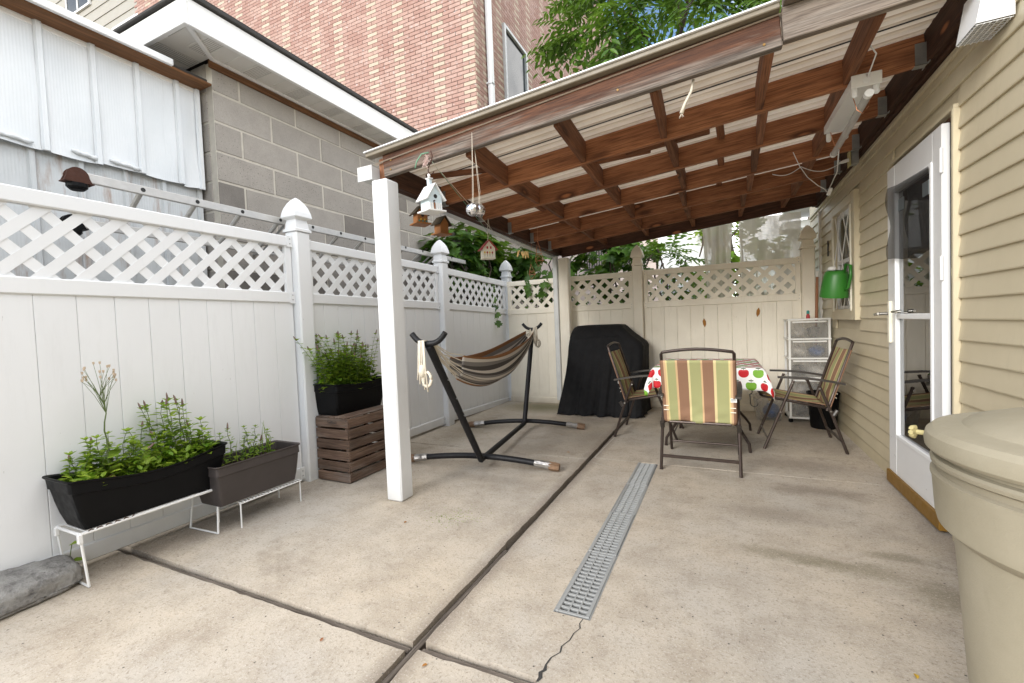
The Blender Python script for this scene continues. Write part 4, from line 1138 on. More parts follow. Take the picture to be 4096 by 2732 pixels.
for k in range(16): MB().box((2.4, 8.79, .2 + k * .15), (2.7, .02, .14), Matrix.Rotation(.07, 3, 'X')).build('siding_strip', M['trim'], gh)
beam('eave', (.9, 8.55, 2.55), (3.8, 8.55, 2.62), .12, .5, M['trim'], gh)
beam('eave', (.9, 8.2, 2.75), (3.8, 8.2, 2.85), .05, 1.2, M['whitewall'], gh)

# ------------------------------------------------------------------ foliage
class Leaves:
    def __init__(s): s.v = []; s.f = []
    def put(s, tv, tf, loc, x, n, sc):
        """template leaf along local x with normal n"""
        x = x.normalized(); n = (n - x * n.dot(x))
        n = x.orthogonal().normalized() if n.length < 1e-6 else n.normalized()
        y = n.cross(x); o = len(s.v)
        for p in tv:
            q = loc + (x * p[0] + y * p[1] + n * p[2]) * sc; s.v.append((q.x, q.y, q.z))
        s.f += [tuple(i + o for i in q) for q in tf]
    def build(s, name, mat, parent):
        m = MB(); m.v = s.v; m.f = s.f
        return m.build(name, mat, parent, fix=False)
LEAF = ([(0, 0, 0), (.3, .17, .05), (.65, .15, .03), (1, 0, -.08), (.65, -.15, .03), (.3, -.17, .05), (.45, 0, -.02)], [(0, 6, 1), (1, 6, 2), (2, 6, 3), (0, 5, 6), (5, 4, 6), (4, 3, 6)])
OVAL = ([(0, 0, 0), (.28, .26, .07), (.68, .22, .04), (1, 0, -.1), (.68, -.22, .04), (.28, -.26, .07), (.48, 0, -.03)], LEAF[1])
mp = [(0, 0), (.10, -.30), (.30, -.22), (.34, -.52), (.52, -.34), (.62, -.44), (.66, -.16), (1.0, 0), (.66, .16), (.62, .44), (.52, .34), (.34, .52), (.30, .22), (.10, .30)]
MAPLE = ([(p[0], p[1], .06 * abs(p[1]) - .10 * max(0, p[0] - .5)) for p in mp] + [(.36, 0, -.03)], [(i, (i + 1) % 14, 14) for i in range(14)])
def rv(r): return Vector((r.gauss(0, 1), r.gauss(0, 1), r.gauss(0, 1))).normalized()
def compound(lv, rg, loc, d, n, L, pairs=7, sc=.11):
    """pinnate leaf: drooping rachis with paired leaflets"""
    d = d.normalized(); side = d.cross(n); side = side.normalized() if side.length > 1e-4 else d.orthogonal().normalized()
    up = side.cross(d)
    for i in range(pairs + 1):
        t = .15 + .85 * i / pairs
        p = loc + d * (L * t) - Vector((0, 0, 1)) * (L * .35 * t * t)
        s_ = sc * (.7 + .6 * math.sin(math.pi * min(1, t * .9))) * rg.uniform(.85, 1.15)
        if i == pairs: lv.put(*LEAF, p, d - Vector((0, 0, .5)), up, s_); continue
        for sg in (-1, 1):
            lv.put(*LEAF, p, side * sg + d * .55 - Vector((0, 0, .35)) + rv(rg) * .12, up + rv(rg) * .2, s_)
def limb(m, rg, p0, p1, r0, r1, n=6, wig=.08):
    p0 = Vector(p0); p1 = Vector(p1); L = (p1 - p0).length
    pts = [p0.lerp(p1, i / n) + (rv(rg) * L * wig * (0 if i in (0, n) else .5)) for i in range(n + 1)]
    m.tube(pts, [r0 + (r1 - r0) * i / n for i in range(n + 1)], 7); return pts
def tree(name, label, base, top, crown_c, crown_r, n, kind, mat, seed, trunk_r=.14, leaf=.11, nl=9, group=None):
    rg = random.Random(seed); root = tag(empty(name, base), label, 'tree', group)
    tm = MB(); pts = limb(tm, rg, base, top, trunk_r, trunk_r * .5, 7, .04)
    tm.build('trunk', M['bark'], root, smooth=True)
    lm = MB(); tips = []
    cc = Vector(crown_c)
    for k in range(nl):
        d = rv(rg); tip = cc + Vector((d.x * crown_r[0], d.y * crown_r[1], d.z * crown_r[2])) * rg.uniform(.6, .95)
        limb(lm, rg, pts[rg.randint(4, 7)], tip, trunk_r * .32, .012, 6, .12); tips.append(tip)
    lm.build('limbs', M['bark'], root, smooth=True)
    lv = Leaves()
    cl = [cc + Vector((d.x * crown_r[0], d.y * crown_r[1], d.z * crown_r[2])) * (rg.uniform(.25, 1) ** .5) for d in [rv(rg) for _ in range(max(6, n // 26))]]
    cr = (sum(crown_r) / 3) * .30
    for k in range(n):
        c = rg.choice(cl); p = c + rv(rg) * cr * rg.uniform(.1, 1)
        out = (p - cc); out = Vector((out.x / crown_r[0], out.y / crown_r[1], out.z / crown_r[2]))
        d = (out + rv(rg) * .8); d.z *= .5; d.z -= .15
        if kind == 'pinnate': compound(lv, rg, p, d, Vector((0, 0, 1)) + rv(rg) * .35, rg.uniform(.45, .75) * leaf / .11, 6, leaf)
        elif kind == 'maple': lv.put(*MAPLE, p, d + Vector((0, 0, -.5)), Vector((0, 0, 1)) + out * .5 + rv(rg) * .45, leaf * rg.uniform(.7, 1.25))
        else: lv.put(*OVAL, p, d, Vector((0, 0, 1)) + rv(rg) * .6, leaf * rg.uniform(.7, 1.3))
    lv.build('crown', mat, root)
    return root
c1 = on_y(2640, 60, 10.6)
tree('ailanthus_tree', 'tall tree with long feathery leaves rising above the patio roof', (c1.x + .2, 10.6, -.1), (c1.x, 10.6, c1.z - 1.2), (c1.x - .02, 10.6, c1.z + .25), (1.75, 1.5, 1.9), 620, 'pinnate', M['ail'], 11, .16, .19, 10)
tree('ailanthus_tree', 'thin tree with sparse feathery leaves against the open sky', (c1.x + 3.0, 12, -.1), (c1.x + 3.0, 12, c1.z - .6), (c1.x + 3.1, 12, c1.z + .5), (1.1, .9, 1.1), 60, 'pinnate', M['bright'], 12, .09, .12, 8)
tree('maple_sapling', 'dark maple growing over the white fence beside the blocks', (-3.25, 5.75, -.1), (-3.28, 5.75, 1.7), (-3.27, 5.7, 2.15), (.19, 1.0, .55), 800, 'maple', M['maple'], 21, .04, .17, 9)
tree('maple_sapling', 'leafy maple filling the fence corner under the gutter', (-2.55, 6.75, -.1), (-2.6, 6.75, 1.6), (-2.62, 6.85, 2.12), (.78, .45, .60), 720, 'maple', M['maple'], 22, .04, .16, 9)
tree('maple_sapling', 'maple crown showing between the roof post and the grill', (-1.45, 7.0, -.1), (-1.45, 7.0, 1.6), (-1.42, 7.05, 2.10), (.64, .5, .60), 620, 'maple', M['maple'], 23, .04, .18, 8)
tree('ailanthus_sapling', 'young feathery leaved tree beside the fence finial and white house', (-.72, 6.9, -.1), (-.72, 6.9, 1.8), (-.66, 6.8, 1.98), (.34, .3, .36), 60, 'pinnate', M['ail'], 24, .035, .085, 7)
tree('maple_sapling', 'bright yellow green maple between the two plastic sheets', (.3, 7.6, -.1), (.3, 7.6, 1.8), (.25, 7.6, 2.1), (.55, .4, .6), 260, 'maple', M['bright'], 25, .04, .15, 8)
tree('evergreen_tree', 'dark narrow evergreen standing behind the back fence', (-.02, 8.4, -.1), (-.02, 8.4, 3.2), (-.02, 8.4, 2.2), (.42, .42, 1.4), 1100, 'oval', M['mint2'], 26, .09, .10, 16)
tree('tall_tree', 'bare dark trunk leaning beside the plastic sheet', (.0, 7.7, -.1), (-.25, 7.75, 4.0), (-.4, 7.8, 4.4), (1.2, .8, .9), 260, 'oval', M['bright'], 27, .07, .13, 8)
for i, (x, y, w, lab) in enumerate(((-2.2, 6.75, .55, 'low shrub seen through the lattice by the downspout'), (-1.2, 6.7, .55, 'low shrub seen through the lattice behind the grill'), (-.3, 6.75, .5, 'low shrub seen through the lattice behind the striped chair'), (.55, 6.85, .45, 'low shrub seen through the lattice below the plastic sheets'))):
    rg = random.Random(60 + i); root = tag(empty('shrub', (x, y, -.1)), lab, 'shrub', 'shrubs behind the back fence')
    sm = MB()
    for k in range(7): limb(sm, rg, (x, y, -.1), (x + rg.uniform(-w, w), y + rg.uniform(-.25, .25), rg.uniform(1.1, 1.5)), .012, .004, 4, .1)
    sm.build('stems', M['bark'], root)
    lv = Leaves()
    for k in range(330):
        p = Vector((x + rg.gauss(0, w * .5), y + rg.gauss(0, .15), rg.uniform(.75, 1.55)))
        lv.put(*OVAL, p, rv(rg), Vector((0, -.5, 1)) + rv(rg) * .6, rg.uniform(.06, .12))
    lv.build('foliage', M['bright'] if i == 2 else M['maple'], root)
# creeper leaves hanging over the rail in the corner
root = tag(empty('creeper', (-2.93, 5.9, 1.2)), 'creeper trailing down the white lattice in the fence corner', 'vine')
rg = random.Random(5); lv = Leaves(); vm = MB()
for (p0, p1) in (((-3.05, 5.75, 1.95), (-2.93, 5.72, 1.22)), ((-2.2, 6.1, 1.95), (-2.35, 5.98, 1.62)), ((-2.6, 6.12, 1.95), (-2.55, 5.98, 1.66))):
    pts = limb(vm, rg, p0, p1, .005, .003, 6, .1)
    for p in pts[1:]:
        for q in range(2): lv.put(*MAPLE, p + rv(rg) * .03, Vector((rg.uniform(-.4, .4), -.4, -1)), Vector((.5, -.8, .3)) + rv(rg) * .3, rg.uniform(.08, .13))
vm.build('stem', M['stem'], root); lv.build('foliage', M['maple'], root)

# ------------------------------------------------------------------ milky plastic sheets hung at the back of the roof
def plastic(x0, x1, b0, b1, lab, ph, z0):
    def f(u, v):
        xa = x0 + (x1 - x0) * u; xb = b0 + (b1 - b0) * u
        x = xa + (xb - xa) * min(1, v * 1.3)
        return (x, 6.14 + .018 * math.sin(9 * u + ph) * (1 - .3 * v) + .012 * math.sin(23 * u + 2 * ph), 2.33 - v * (2.33 - z0))
    o = MB().grid(f, 40, 10).build('plastic_sheet', M['plasheet'], smooth=True, fix=False)
    tag(o, lab, 'plastic sheet')
plastic(-.205, .14, -.17, .09, 'narrow milky plastic sheet hanging over the back fence', .5, 1.28)
plastic(.205, .85, .215, .83, 'wide milky plastic sheet hanging beside the house wall', 2.2, 1.28)

# ------------------------------------------------------------------ folding sling chairs (local: forward is +y)
def make_chair():
    c = empty('folding_chair')
    T = M['bronze']; hw = .255
    m = MB()
    tp = [(-hw + .01, -.175, .36), (-hw + .01, -.335, .885), (-hw + .02, -.344, .902)]
    def top(t): return (-.235 + .47 * t, -.346, .904 + .022 * math.sin(math.pi * t))
    pts = [(-.245, -.165, .345), (-.245, -.34, .89)] + [top(i / 8) for i in range(9)] + [(.245, -.34, .89), (.245, -.165, .345)]
    m.tube(pts, .0115, 8).build('back_frame', T, c, smooth=40)
    # seat frame: U at the rear, open to the front
    m = MB(); pts = [(-.235, .29, .452), (-.235, -.14, .372), (-.215, -.185, .352), (.215, -.185, .352), (.235, -.14, .372), (.235, .29, .452), (.21, .305, .455), (-.21, .305, .455), (-.235, .29, .452)]
    m.tube(pts, .011, 8).build('seat_frame', T, c, smooth=40)
    for s_ in (-1, 1):
        x = s_ * (hw + .012)
        MB().tube([(x, .295, .0), (x - s_ * .004, .18, .30), (x - s_ * .006, .07, .592)], .012, 8).build('leg', T, c, smooth=40)
        MB().tube([(x + s_ * .006, -.295, .0), (x + s_ * .002, -.2, .30), (x - s_ * .006, -.11, .556)], .012, 8).build('leg', T, c, smooth=40)
        # arm: flat bar turned up at the front
        m = MB()
        n = 12; prof = []
        for i in range(n + 1):
            t = i / n; y = -.285 + .47 * t; z = .562 + .052 * t + .014 * math.sin(math.pi * t); w = .019 + .008 * math.sin(math.pi * min(1, t * 1.1))
            prof.append((y, z, w))
        vs = []; 
        for (y, z, w) in prof: vs += [(x - w, y, z), (x + w, y, z), (x + w, y, z + .016), (x - w, y, z + .016)]
        fs = [(i * 4 + k, i * 4 + (k + 1) % 4, i * 4 + 4 + (k + 1) % 4, i * 4 + 4 + k) for i in range(n) for k in range(4)] + [(0, 1, 2, 3), (n * 4 + 3, n * 4 + 2, n * 4 + 1, n * 4)]
        m.add(vs, fs).build('armrest', M['armplastic'], c, smooth=50)
        # link from seat to rear leg with a collar, rivets
        m = MB(); m.tube([(x - s_ * .02, -.165, .355), (x + s_ * .004, -.215, .33)], .009, 6); m.tube([(x, -.23, .355), (x, -.205, .31)], .017, 8); m.build('collar', M['armplastic'], c, smooth=40)
        m = MB()
        for (y, z) in ((.17, .325), (.08, .57), (-.11, .53), (-.185, .345)): m.tube([(x + s_ * .010, y, z), (x + s_ * .015, y, z)], .007, 8)
        stuff(m.build('rivets', M['nickel'], c))
    MB().tube([(-hw - .01, .265, .085), (hw + .01, .265, .085)], .008, 8).build('stretcher', T, c)
    MB().box((0, -.262, .10), (2 * hw + .03, .012, .024), b=.003).build('stretcher', T, c)
    # sling back and seat with printed stripes (u runs across)
    m = MB(); nu, nv = 30, 22
    def back(u, v):
        x = -.258 + .516 * u; b = math.sin(math.pi * u)
        y = -.182 - .150 * v + .036 * b * (.35 + .65 * math.sin(math.pi * v)) - .011; z = .352 + .49 * v
        y += (.014 * math.sin(16 * v + 9 * u) + .007 * math.sin(31 * v - 17 * u)) * max(0, .42 - v) * 2 * b + .003 * math.sin(7 * u + 5 * v) * b
        if u in (0, 1): y += .012
        return (x, y, z)
    m.grid(back, nu, nv); m.uv = [(i / (nu - 1), j / (nv - 1)) for j in range(nv) for i in range(nu)]
    o = m.build('back_sling', M['fabric'], c, smooth=True, fix=False)
    sd_ = o.modifiers.new('thick', 'SOLIDIFY'); sd_.thickness = .005
    m = MB()
    def seat(u, v):
        x = -.246 + .492 * u; b = math.sin(math.pi * u)
        return (x, -.17 + .475 * v, .385 + .083 * v - .03 * b * math.sin(math.pi * min(1, v + .1)) + .008)
    m.grid(seat, nu, nv); m.uv = [(i / (nu - 1), j / (nv - 1)) for j in range(nv) for i in range(nu)]
    o = m.build('seat_sling', M['fabric'], c, smooth=True, fix=False)
    sd_ = o.modifiers.new('thick', 'SOLIDIFY'); sd_.thickness = .005
    for s_ in (-1, 1):
        MB().box((s_ * .232, -.2345, .485), (.036, .004, .006)).build('sling_loop', M['cream_paint'], c)
        MB().box((s_ * .232, -.228, .452), (.036, .004, .006)).build('sling_loop', M['cream_paint'], c)
    lb = MB().box((.236, -.2485, .545), (.040, .003, .030)).build('care_label', M['wlabel'], c)
    m = MB()
    for k in range(5): m.box((.222 + k * .006, -.2505, .549), (.0028, .002, .014))
    m.box((.234, -.2505, .5365), (.03, .002, .002)); o = m.build('label_print', M['ink'], None, origin=(.236, -.2505, .545)); o.parent = lb; o.location = Vector((.236, -.2505, .545)) - lb.location; stuff(o)
    return c
ch = make_chair()
tag(ch, 'striped folding chair turned with its back to the patio, care label showing', 'chair', 'striped folding chairs around the table')
ch.location = (-.165, 3.81, 0); ch.rotation_euler = (0, 0, rad(-1.5))
ch2 = copy_tree(ch); ch2['label'] = 'striped folding chair beside the covered grill'; ch2['category'] = 'chair'; ch2['group'] = ch['group']
ch2.location = (-.69, 4.655, 0); ch2.rotation_euler = (0, 0, rad(-91))
ch3 = copy_tree(ch); ch3['label'] = 'striped folding chair against the tan house wall by the drawers'; ch3['category'] = 'chair'; ch3['group'] = ch['group']
ch3.location = (.595, 4.625, 0); ch3.rotation_euler = (0, 0, rad(91.5))

# table and cloth
tb = tag(empty('patio_table', (-.13, 4.62, 0)), 'bronze patio table with curved legs under the apple print cloth', 'table')
tx, ty = -.13, 4.62
MB().box((tx, ty + .03, .695), (.80, .86, .02), b=.008).build('table_top', M['armplastic'], tb)
for (fx_, fy_) in ((-.486, 4.218), (.193, 4.185), (.235, 5.006), (-.42, 4.93)):
    sx_ = 1 if fx_ > tx else -1; sy_ = 1 if fy_ > ty else -1
    pts = [(tx + sx_ * .20, ty + sy_ * .22, .685), (tx + sx_ * .15, ty + sy_ * .17, .50), (tx + sx_ * .17, ty + sy_ * .19, .34), (fx_ - sx_ * .05, fy_ - sy_ * .05, .14), (fx_ - sx_ * .006, fy_ - sy_ * .006, .07), (fx_, fy_, 0)]
    MB().tube(pts, .0125, 8).build('leg', M['bronze'], tb, smooth=40)
MB().tube([(tx + .16 * math.cos(a), ty + .18 * math.sin(a), .36) for a in [2 * math.pi * i / 20 for i in range(21)]], .008, 6).build('leg_ring', M['bronze'], tb, smooth=True)
m = MB(); N_ = 61; HXc, HYc = .435, .465; OV = .19
uvs = []
cxx, cyy = -.14, 4.66
for j in range(N_):
    for i in range(N_):
        u = -1 + 2 * i / (N_ - 1); v = -1 + 2 * j / (N_ - 1)
        px_, py_ = u * (HXc + OV), v * (HYc + OV)
        ox = max(0, abs(px_) - HXc); oy = max(0, abs(py_) - HYc)
        sx_ = 1 if px_ > 0 else -1; sy_ = 1 if py_ > 0 else -1
        over = math.hypot(ox, oy)
        bx = min(HXc, abs(px_)) * sx_; by = min(HYc, abs(py_)) * sy_
        if over > 0:
            dx, dy = ox / over * sx_, oy / over * sy_
            s_ = min(over, .02); flare = .018 * math.sin(s_ / .02 * math.pi / 2) + .10 * max(0, over - .02)
            along = by if ox > oy else bx
            wav = .022 * math.sin(along * 17 + (2 if ox > oy else 0)) * min(1, over / .12)
            if min(ox, oy) > 0: wav += .05 * min(1, min(ox, oy) / .1)
            x = cxx + bx + dx * (flare + wav); y = cyy + by + dy * (flare + wav); z = .716 - over * .97
        else: x, y, z = cxx + bx, cyy + by, .716 + .0015 * math.sin(px_ * 20) * math.sin(py_ * 23)
        m.v.append((x, y, z)); uvs.append((px_ + .03, py_ + .02))
m.f = [(j * N_ + i, j * N_ + i + 1, (j + 1) * N_ + i + 1, (j + 1) * N_ + i) for j in range(N_ - 1) for i in range(N_ - 1)]
m.uv = uvs
tc_ = m.build('tablecloth', M['apples'], smooth=True, fix=False, origin=(cxx, cyy, .716)); tag(tc_, 'white tablecloth printed with red and green apples', 'tablecloth')
sd_ = tc_.modifiers.new('thick', 'SOLIDIFY'); sd_.thickness = .002
# S hook hanging under the cloth edge
hk = [(.205 + .0 * i, 4.28, .475 - .0 * i) for i in range(1)]
pts = [(.20 + .022 * math.sin(a), 4.30, .50 + .022 * math.cos(a)) for a in [math.pi * (.1 + .9 * i / 8) for i in range(9)]] + [(.205, 4.30, .45)] + [(.235 - .028 * math.cos(a), 4.30, .40 - .028 * math.sin(a)) for a in [math.pi * i / 9 for i in range(10)]]
tag(MB().tube(pts, .0035, 6).build('s_hook', M['steel']), 'thin black metal hook hanging below the apple cloth', 'hook')

# ------------------------------------------------------------------ covered grill
def rrect(x0, x1, y0, y1, r, n=14):
    pts = []
    for (cx_, cy_, a0) in ((x1 - r, y1 - r, 0), (x0 + r, y1 - r, 90), (x0 + r, y0 + r, 180), (x1 - r, y0 + r, 270)):
        for i in range(n): a = rad(a0 + 90 * i / (n - 1)); pts.append((cx_ + r * math.cos(a), cy_ + r * math.sin(a)))
    out = []                       # resample the straight runs too
    for i in range(len(pts)):
        a, b = pts[i], pts[(i + 1) % len(pts)]; d = math.dist(a, b); k = max(1, int(d / .02))
        out += [(a[0] + (b[0] - a[0]) * q / k, a[1] + (b[1] - a[1]) * q / k) for q in range(k)]
    return out
def resample(pts, n):
    L = [0]
    for i in range(len(pts)): L.append(L[-1] + math.dist(pts[i], pts[(i + 1) % len(pts)]))
    out = []; j = 0
    for k in range(n):
        t = L[-1] * k / n
        while L[j + 1] < t: j += 1
        f = (t - L[j]) / max(1e-9, L[j + 1] - L[j]); a, b = pts[j % len(pts)], pts[(j + 1) % len(pts)]
        out.append((a[0] + (b[0] - a[0]) * f, a[1] + (b[1] - a[1]) * f))
    return out
lev = [(.0, -1.935, -.86, 5.255, 5.93, .10), (.015, -1.925, -.87, 5.265, 5.92, .10), (.12, -1.90, -.875, 5.285, 5.91, .09), (.3, -1.86, -.88, 5.31, 5.90, .08), (.5, -1.82, -.87, 5.335, 5.90, .07), (.70, -1.79, -.855, 5.35, 5.90, .06), (.84, -1.775, -.845, 5.36, 5.90, .06),
       (.885, -1.77, -.87, 5.365, 5.90, .06), (.93, -1.765, -.93, 5.37, 5.90, .06), (.985, -1.755, -1.0, 5.385, 5.89, .06), (1.04, -1.74, -1.06, 5.42, 5.88, .06), (1.085, -1.72, -1.10, 5.455, 5.87, .06), (1.108, -1.69, -1.125, 5.50, 5.84, .06), (1.114, -1.60, -1.2, 5.58, 5.78, .05), (1.116, -1.42, -1.36, 5.66, 5.70, .015)]
m = MB(); NG = 260
for li, (z, x0, x1, y0, y1, r) in enumerate(lev):
    ring = resample(rrect(x0, x1, y0, y1, r), NG); cx_, cy_ = (x0 + x1) / 2, (y0 + y1) / 2
    amp = .030 * max(0, 1 - z / .85) ** .8
    for k, p in enumerate(ring):
        th = 2 * math.pi * k / NG
        w = amp * (.55 * math.sin(th * 13 + 1.2 + z) + .35 * math.sin(th * 23 + 2 - 2 * z) + .3 * math.sin(th * 37)) + .004 * math.sin(th * 19 + z * 14) * (1 if z < 1.08 else 0)
        d = Vector((p[0] - cx_, p[1] - cy_, 0)); d = d.normalized() if d.length > 1e-6 else d
        m.v.append((p[0] + d.x * w, p[1] + d.y * w, z + (.012 * math.sin(th * 17) if li == 0 else 0) + (.012 if li == 0 else 0)))
nl_ = len(lev)
m.f = [(i * NG + k, i * NG + (k + 1) % NG, (i + 1) * NG + (k + 1) % NG, (i + 1) * NG + k) for i in range(nl_ - 1) for k in range(NG)] + [tuple(range((nl_ - 1) * NG, nl_ * NG))]
gr = tag(empty('covered_grill', (-1.4, 5.6, 0)), 'barbecue grill under a loose black cloth cover', 'grill')
m.build('cover', M['cover'], gr, smooth=True)
m = MB(); pts = [(x, 5.377 - .002, .965 + .006 * math.sin(x * 9)) for x in [-1.74 + .62 * i / 20 for i in range(21)]]
m.tube(pts, .004, 6).build('cover_seam', M['cover'], gr, smooth=True)
MB().box((-1.4, 5.62, .4), (.7, .4, .7)).build('grill_body', M['steel'], gr)

# ------------------------------------------------------------------ hammock on its stand
JF, JB = Vector((-1.765, 3.06, .085)), Vector((-1.958, 4.36, .085))
axh = (JB - JF); axh.z = 0; axh.normalize(); nh_ = Vector((axh.y, -axh.x, 0))
st = tag(empty('hammock_stand', (-1.86, 3.7, 0)), 'black steel tube hammock stand with taped feet', 'stand')
TF = JF - axh * .80 + Vector((0, 0, .96)); TB = JB + axh * .50 + Vector((0, 0, 1.0))
MB().tube([JF + Vector((0, 0, .0)), JB], .024, 10).build('spine', M['steel'], st, smooth=40)
MB().tube([JF, TF], .026, 10).build('upright', M['steel'], st, smooth=40)
MB().tube([JB, TB], .026, 10).build('upright', M['steel'], st, smooth=40)
def foot(name, P0, P1):
    P0 = Vector(P0); P1 = Vector(P1)
    pts = [P0.lerp(P1, i / 16) + Vector((0, 0, .032 + .052 * math.sin(math.pi * i / 16))) for i in range(17)]
    MB().tube(pts, .024, 10).build('foot_bar', M['steel'], st, smooth=40)
    for (a, b, mt) in ((0, 2, 0), (16, 14, 1)):
        A, B = pts[a], pts[b]; d = (A - B).normalized(); rgx = random.Random(int(abs(A.x) * 1000))
        q = [B + d * (t * ((A - B).length + .03)) for t in [0, .2, .4, .6, .8, 1]]
        o = MB().tube(q, [.028, .032, .029, .033, .031, .028], 9).build('tape_wrap', M['foil'], st)
        o2 = MB().tube([q[3] + d * .005, q[4] + d * .01, q[5] + d * .012], [.034, .036, .032], 7).build('tape_wrap', M['cardboard'], st)
foot('f', (-2.41, 2.80, 0), (-1.15, 3.12, 0)) if False else None
fl0, fr0 = on_z(1100 + 990 * .553, 1250 + 1080 * .553, .01), on_z(1100 + 2020 * .553, 1250 + 1143 * .553, .01)
foot('foot', fl0, fr0)
foot('foot', (-2.62, 4.36, 0), (-1.40, 4.60, 0))
for (T_, J_) in ((TF, JF), (TB, JB)):
    n = 14; pts = []
    for i in range(n + 1):
        t = -1 + 2 * i / n
        pts.append(T_ + nh_ * (.115 * t) + Vector((0, 0, .012 + .065 * abs(t) ** 2.6)) - (J_ - T_).normalized() * 0)
    MB().tube(pts, .018, 10).build('hook', M['steel'], st, smooth=40)
m = MB()
for (J_, T_) in ((JF, TF), (JB, TB)):
    for q in (.45, .6, .75): m.tube([J_.lerp(T_, q) + nh_ * .02, J_.lerp(T_, q) + nh_ * .029], .006, 6)
stuff(m.build('bolts', M['galv'], st))
ham = tag(empty('hammock', (-1.86, 3.7, .6)), 'grey brown and white striped cloth hammock slung on the stand', 'hammock')
LT = (TB - TF); LT.z = 0; LL = LT.length
def hcenter(t):          # t 0..1 from front hook to back hook
    p = TF.lerp(TB, t); sag = .36 * (1 - (2 * t - 1) ** 2) * (1 + .25 * (.5 - t))
    return Vector((p.x, p.y, p.z + .01 - sag))
def hcloth(u, v):        # u across, v along
    t = .155 + .79 * v; c = hcenter(t)
    w = .030 + .11 * math.sin(math.pi * (.10 + .84 * v)) ** .8
    a = (2 * u - 1)
    prof = abs(a) ** 2.1
    lat = w * a * (1 - .25 * prof) + .010 * math.sin(17 * u + 2) * (1 - .4 * v)
    up = (.075 + .19 * math.sin(math.pi * (.1 + .86 * v)) ** .9) * prof + .011 * math.sin(21 * u + 3 * v) + .005 * math.sin(47 * u + 9 * v)
    return c + nh_ * lat + Vector((0, 0, up - .055))
m = MB(); nu, nv = 90, 60
m.grid(hcloth, nu, nv); m.uv = [(i / (nu - 1), j / (nv - 1)) for j in range(nv) for i in range(nu)]
o = m.build('cloth', M['hammock'], ham, smooth=True, fix=False); sd_ = o.modifiers.new('thick', 'SOLIDIFY'); sd_.thickness = .004
for (tt, vv, T_) in ((0, 0.0, TF), (1, 1.0, TB)):
    m = MB()
    for k in range(16):
        e = Vector(hcloth(k / 15, vv)); m.tube([T_ + Vector((0, 0, .02)) + nh_ * (.02 * (k / 7.5 - 1)), T_.lerp(e, .55) + Vector((0, 0, -.012 + .004 * (k % 3))), e], .0035, 5)
    stuff(m.build('suspension_cords', M['rope'], ham))
for (T_, L_, s_) in ((TF, .30, -1), (TB, .22, 1)):
    b = T_ + nh_ * (-.035 if s_ < 0 else .04) + Vector((0, 0, .03))
    m = MB()
    for k in range(7):
        o_ = nh_ * (.006 * (k - 3)) - axh * (.012 * math.sin(k * 2) * s_)
        m.tube([b + o_ + axh * .02, b + o_ - Vector((0, 0, .0)) - axh * .03 * 1, b + o_ * 1.4 - axh * .035 - Vector((0, 0, L_ * .5)), b + o_ * (1.1 if k % 2 else 2.0) - axh * .03 - Vector((0, 0, L_ * (.8 + .04 * k)))], .0055, 5)
    m.build('rope_tail', M['rope'], ham, smooth=True)
    m = MB(); q = b - axh * .035 - Vector((0, 0, L_ * .62)); m.tube([q + Vector((0, 0, .04)), q, q - Vector((0, 0, .035))], [.018, .024, .019], 9)
    lp = [q + nh_ * (.03 + .028 * math.cos(a)) + Vector((0, 0, -.05 + .045 * math.sin(a))) for a in [2 * math.pi * i / 14 for i in range(15)]]
    m.tube(lp, .010, 7).build('rope_knot', M['rope'], ham, smooth=True)

# ------------------------------------------------------------------ planters, racks, crate
def trough(name, label, mat, x0, x1, y0, y1, zb, zt, taper, sag, group=None, soil=.05):
    """open rectangular trough with flared sides, a rolled rim and a rim line that may dip in the middle"""
    root = tag(empty(name, ((x0 + x1) / 2, (y0 + y1) / 2, zb)), label, 'planter', group)
    cx_, cy_ = (x0 + x1) / 2, (y0 + y1) / 2; hx, hy = (x1 - x0) / 2, (y1 - y0) / 2
    N = 120
    def ring(f, z, r, top):
        pts = resample(rrect(cx_ - hx * f[0], cx_ + hx * f[0], cy_ - hy * f[1], cy_ + hy * f[1], r), N); out = []
        for (px_, py_) in pts:
            dz = 0
            if top: t = (py_ - y0) / (y1 - y0); dz = -sag * math.sin(math.pi * min(1, max(0, t))) ** 1.3 * top
            out.append((px_, py_, z + dz))
        return out
    H = zt - zb
    T1 = taper[0]; T2 = taper[1]
    f = lambda k: (T1 + (1 - T1) * k ** .75, T2 + (1 - T2) * k ** .75)
    levels = [(f(0), zb, .012, 0), (f(.25), zb + H * .25, .014, .2), (f(.5), zb + H * .5, .015, .5), (f(.74), zb + H * .76, .016, .9), ((f(.74)[0] + .05, f(.74)[1] + .02), zb + H * .775, .018, .9), ((1.0, 1.0), zb + H * .96, .02, 1), ((1.06, 1.025), zt, .02, 1), ((1.05, 1.02), zt + .006, .02, 1), ((.94, .975), zt, .015, 1), ((.90, .95), zt - soil - .03, .015, .6)]
    m = MB()
    for l in levels: m.v += ring(*l)
    nl = len(levels)
    m.f = [(i * N + k, i * N + (k + 1) % N, (i + 1) * N + (k + 1) % N, (i + 1) * N + k) for i in range(nl - 1) for k in range(N)] + [tuple(reversed(range(N)))]
    m.build('trough', mat, root, smooth=35)
    m = MB(); rr = ring((.905, .952), zt - soil, .015, .8); rgx = random.Random(len(label))
    m.v += [(p[0], p[1], p[2]) for p in rr] + [(cx_, cy_, zt - soil + .01 - sag * .8)]
    m.f = [(k, (k + 1) % N, N) for k in range(N)]
    m.build('soil', M['soil'], root, fix=False)
    return root
p1 = trough('planter', 'long black trough planter with a dipped rim on the tall white rack', M['black'], -2.94, -2.68, .925, 1.635, .27, .515, (.74, .84), .045)
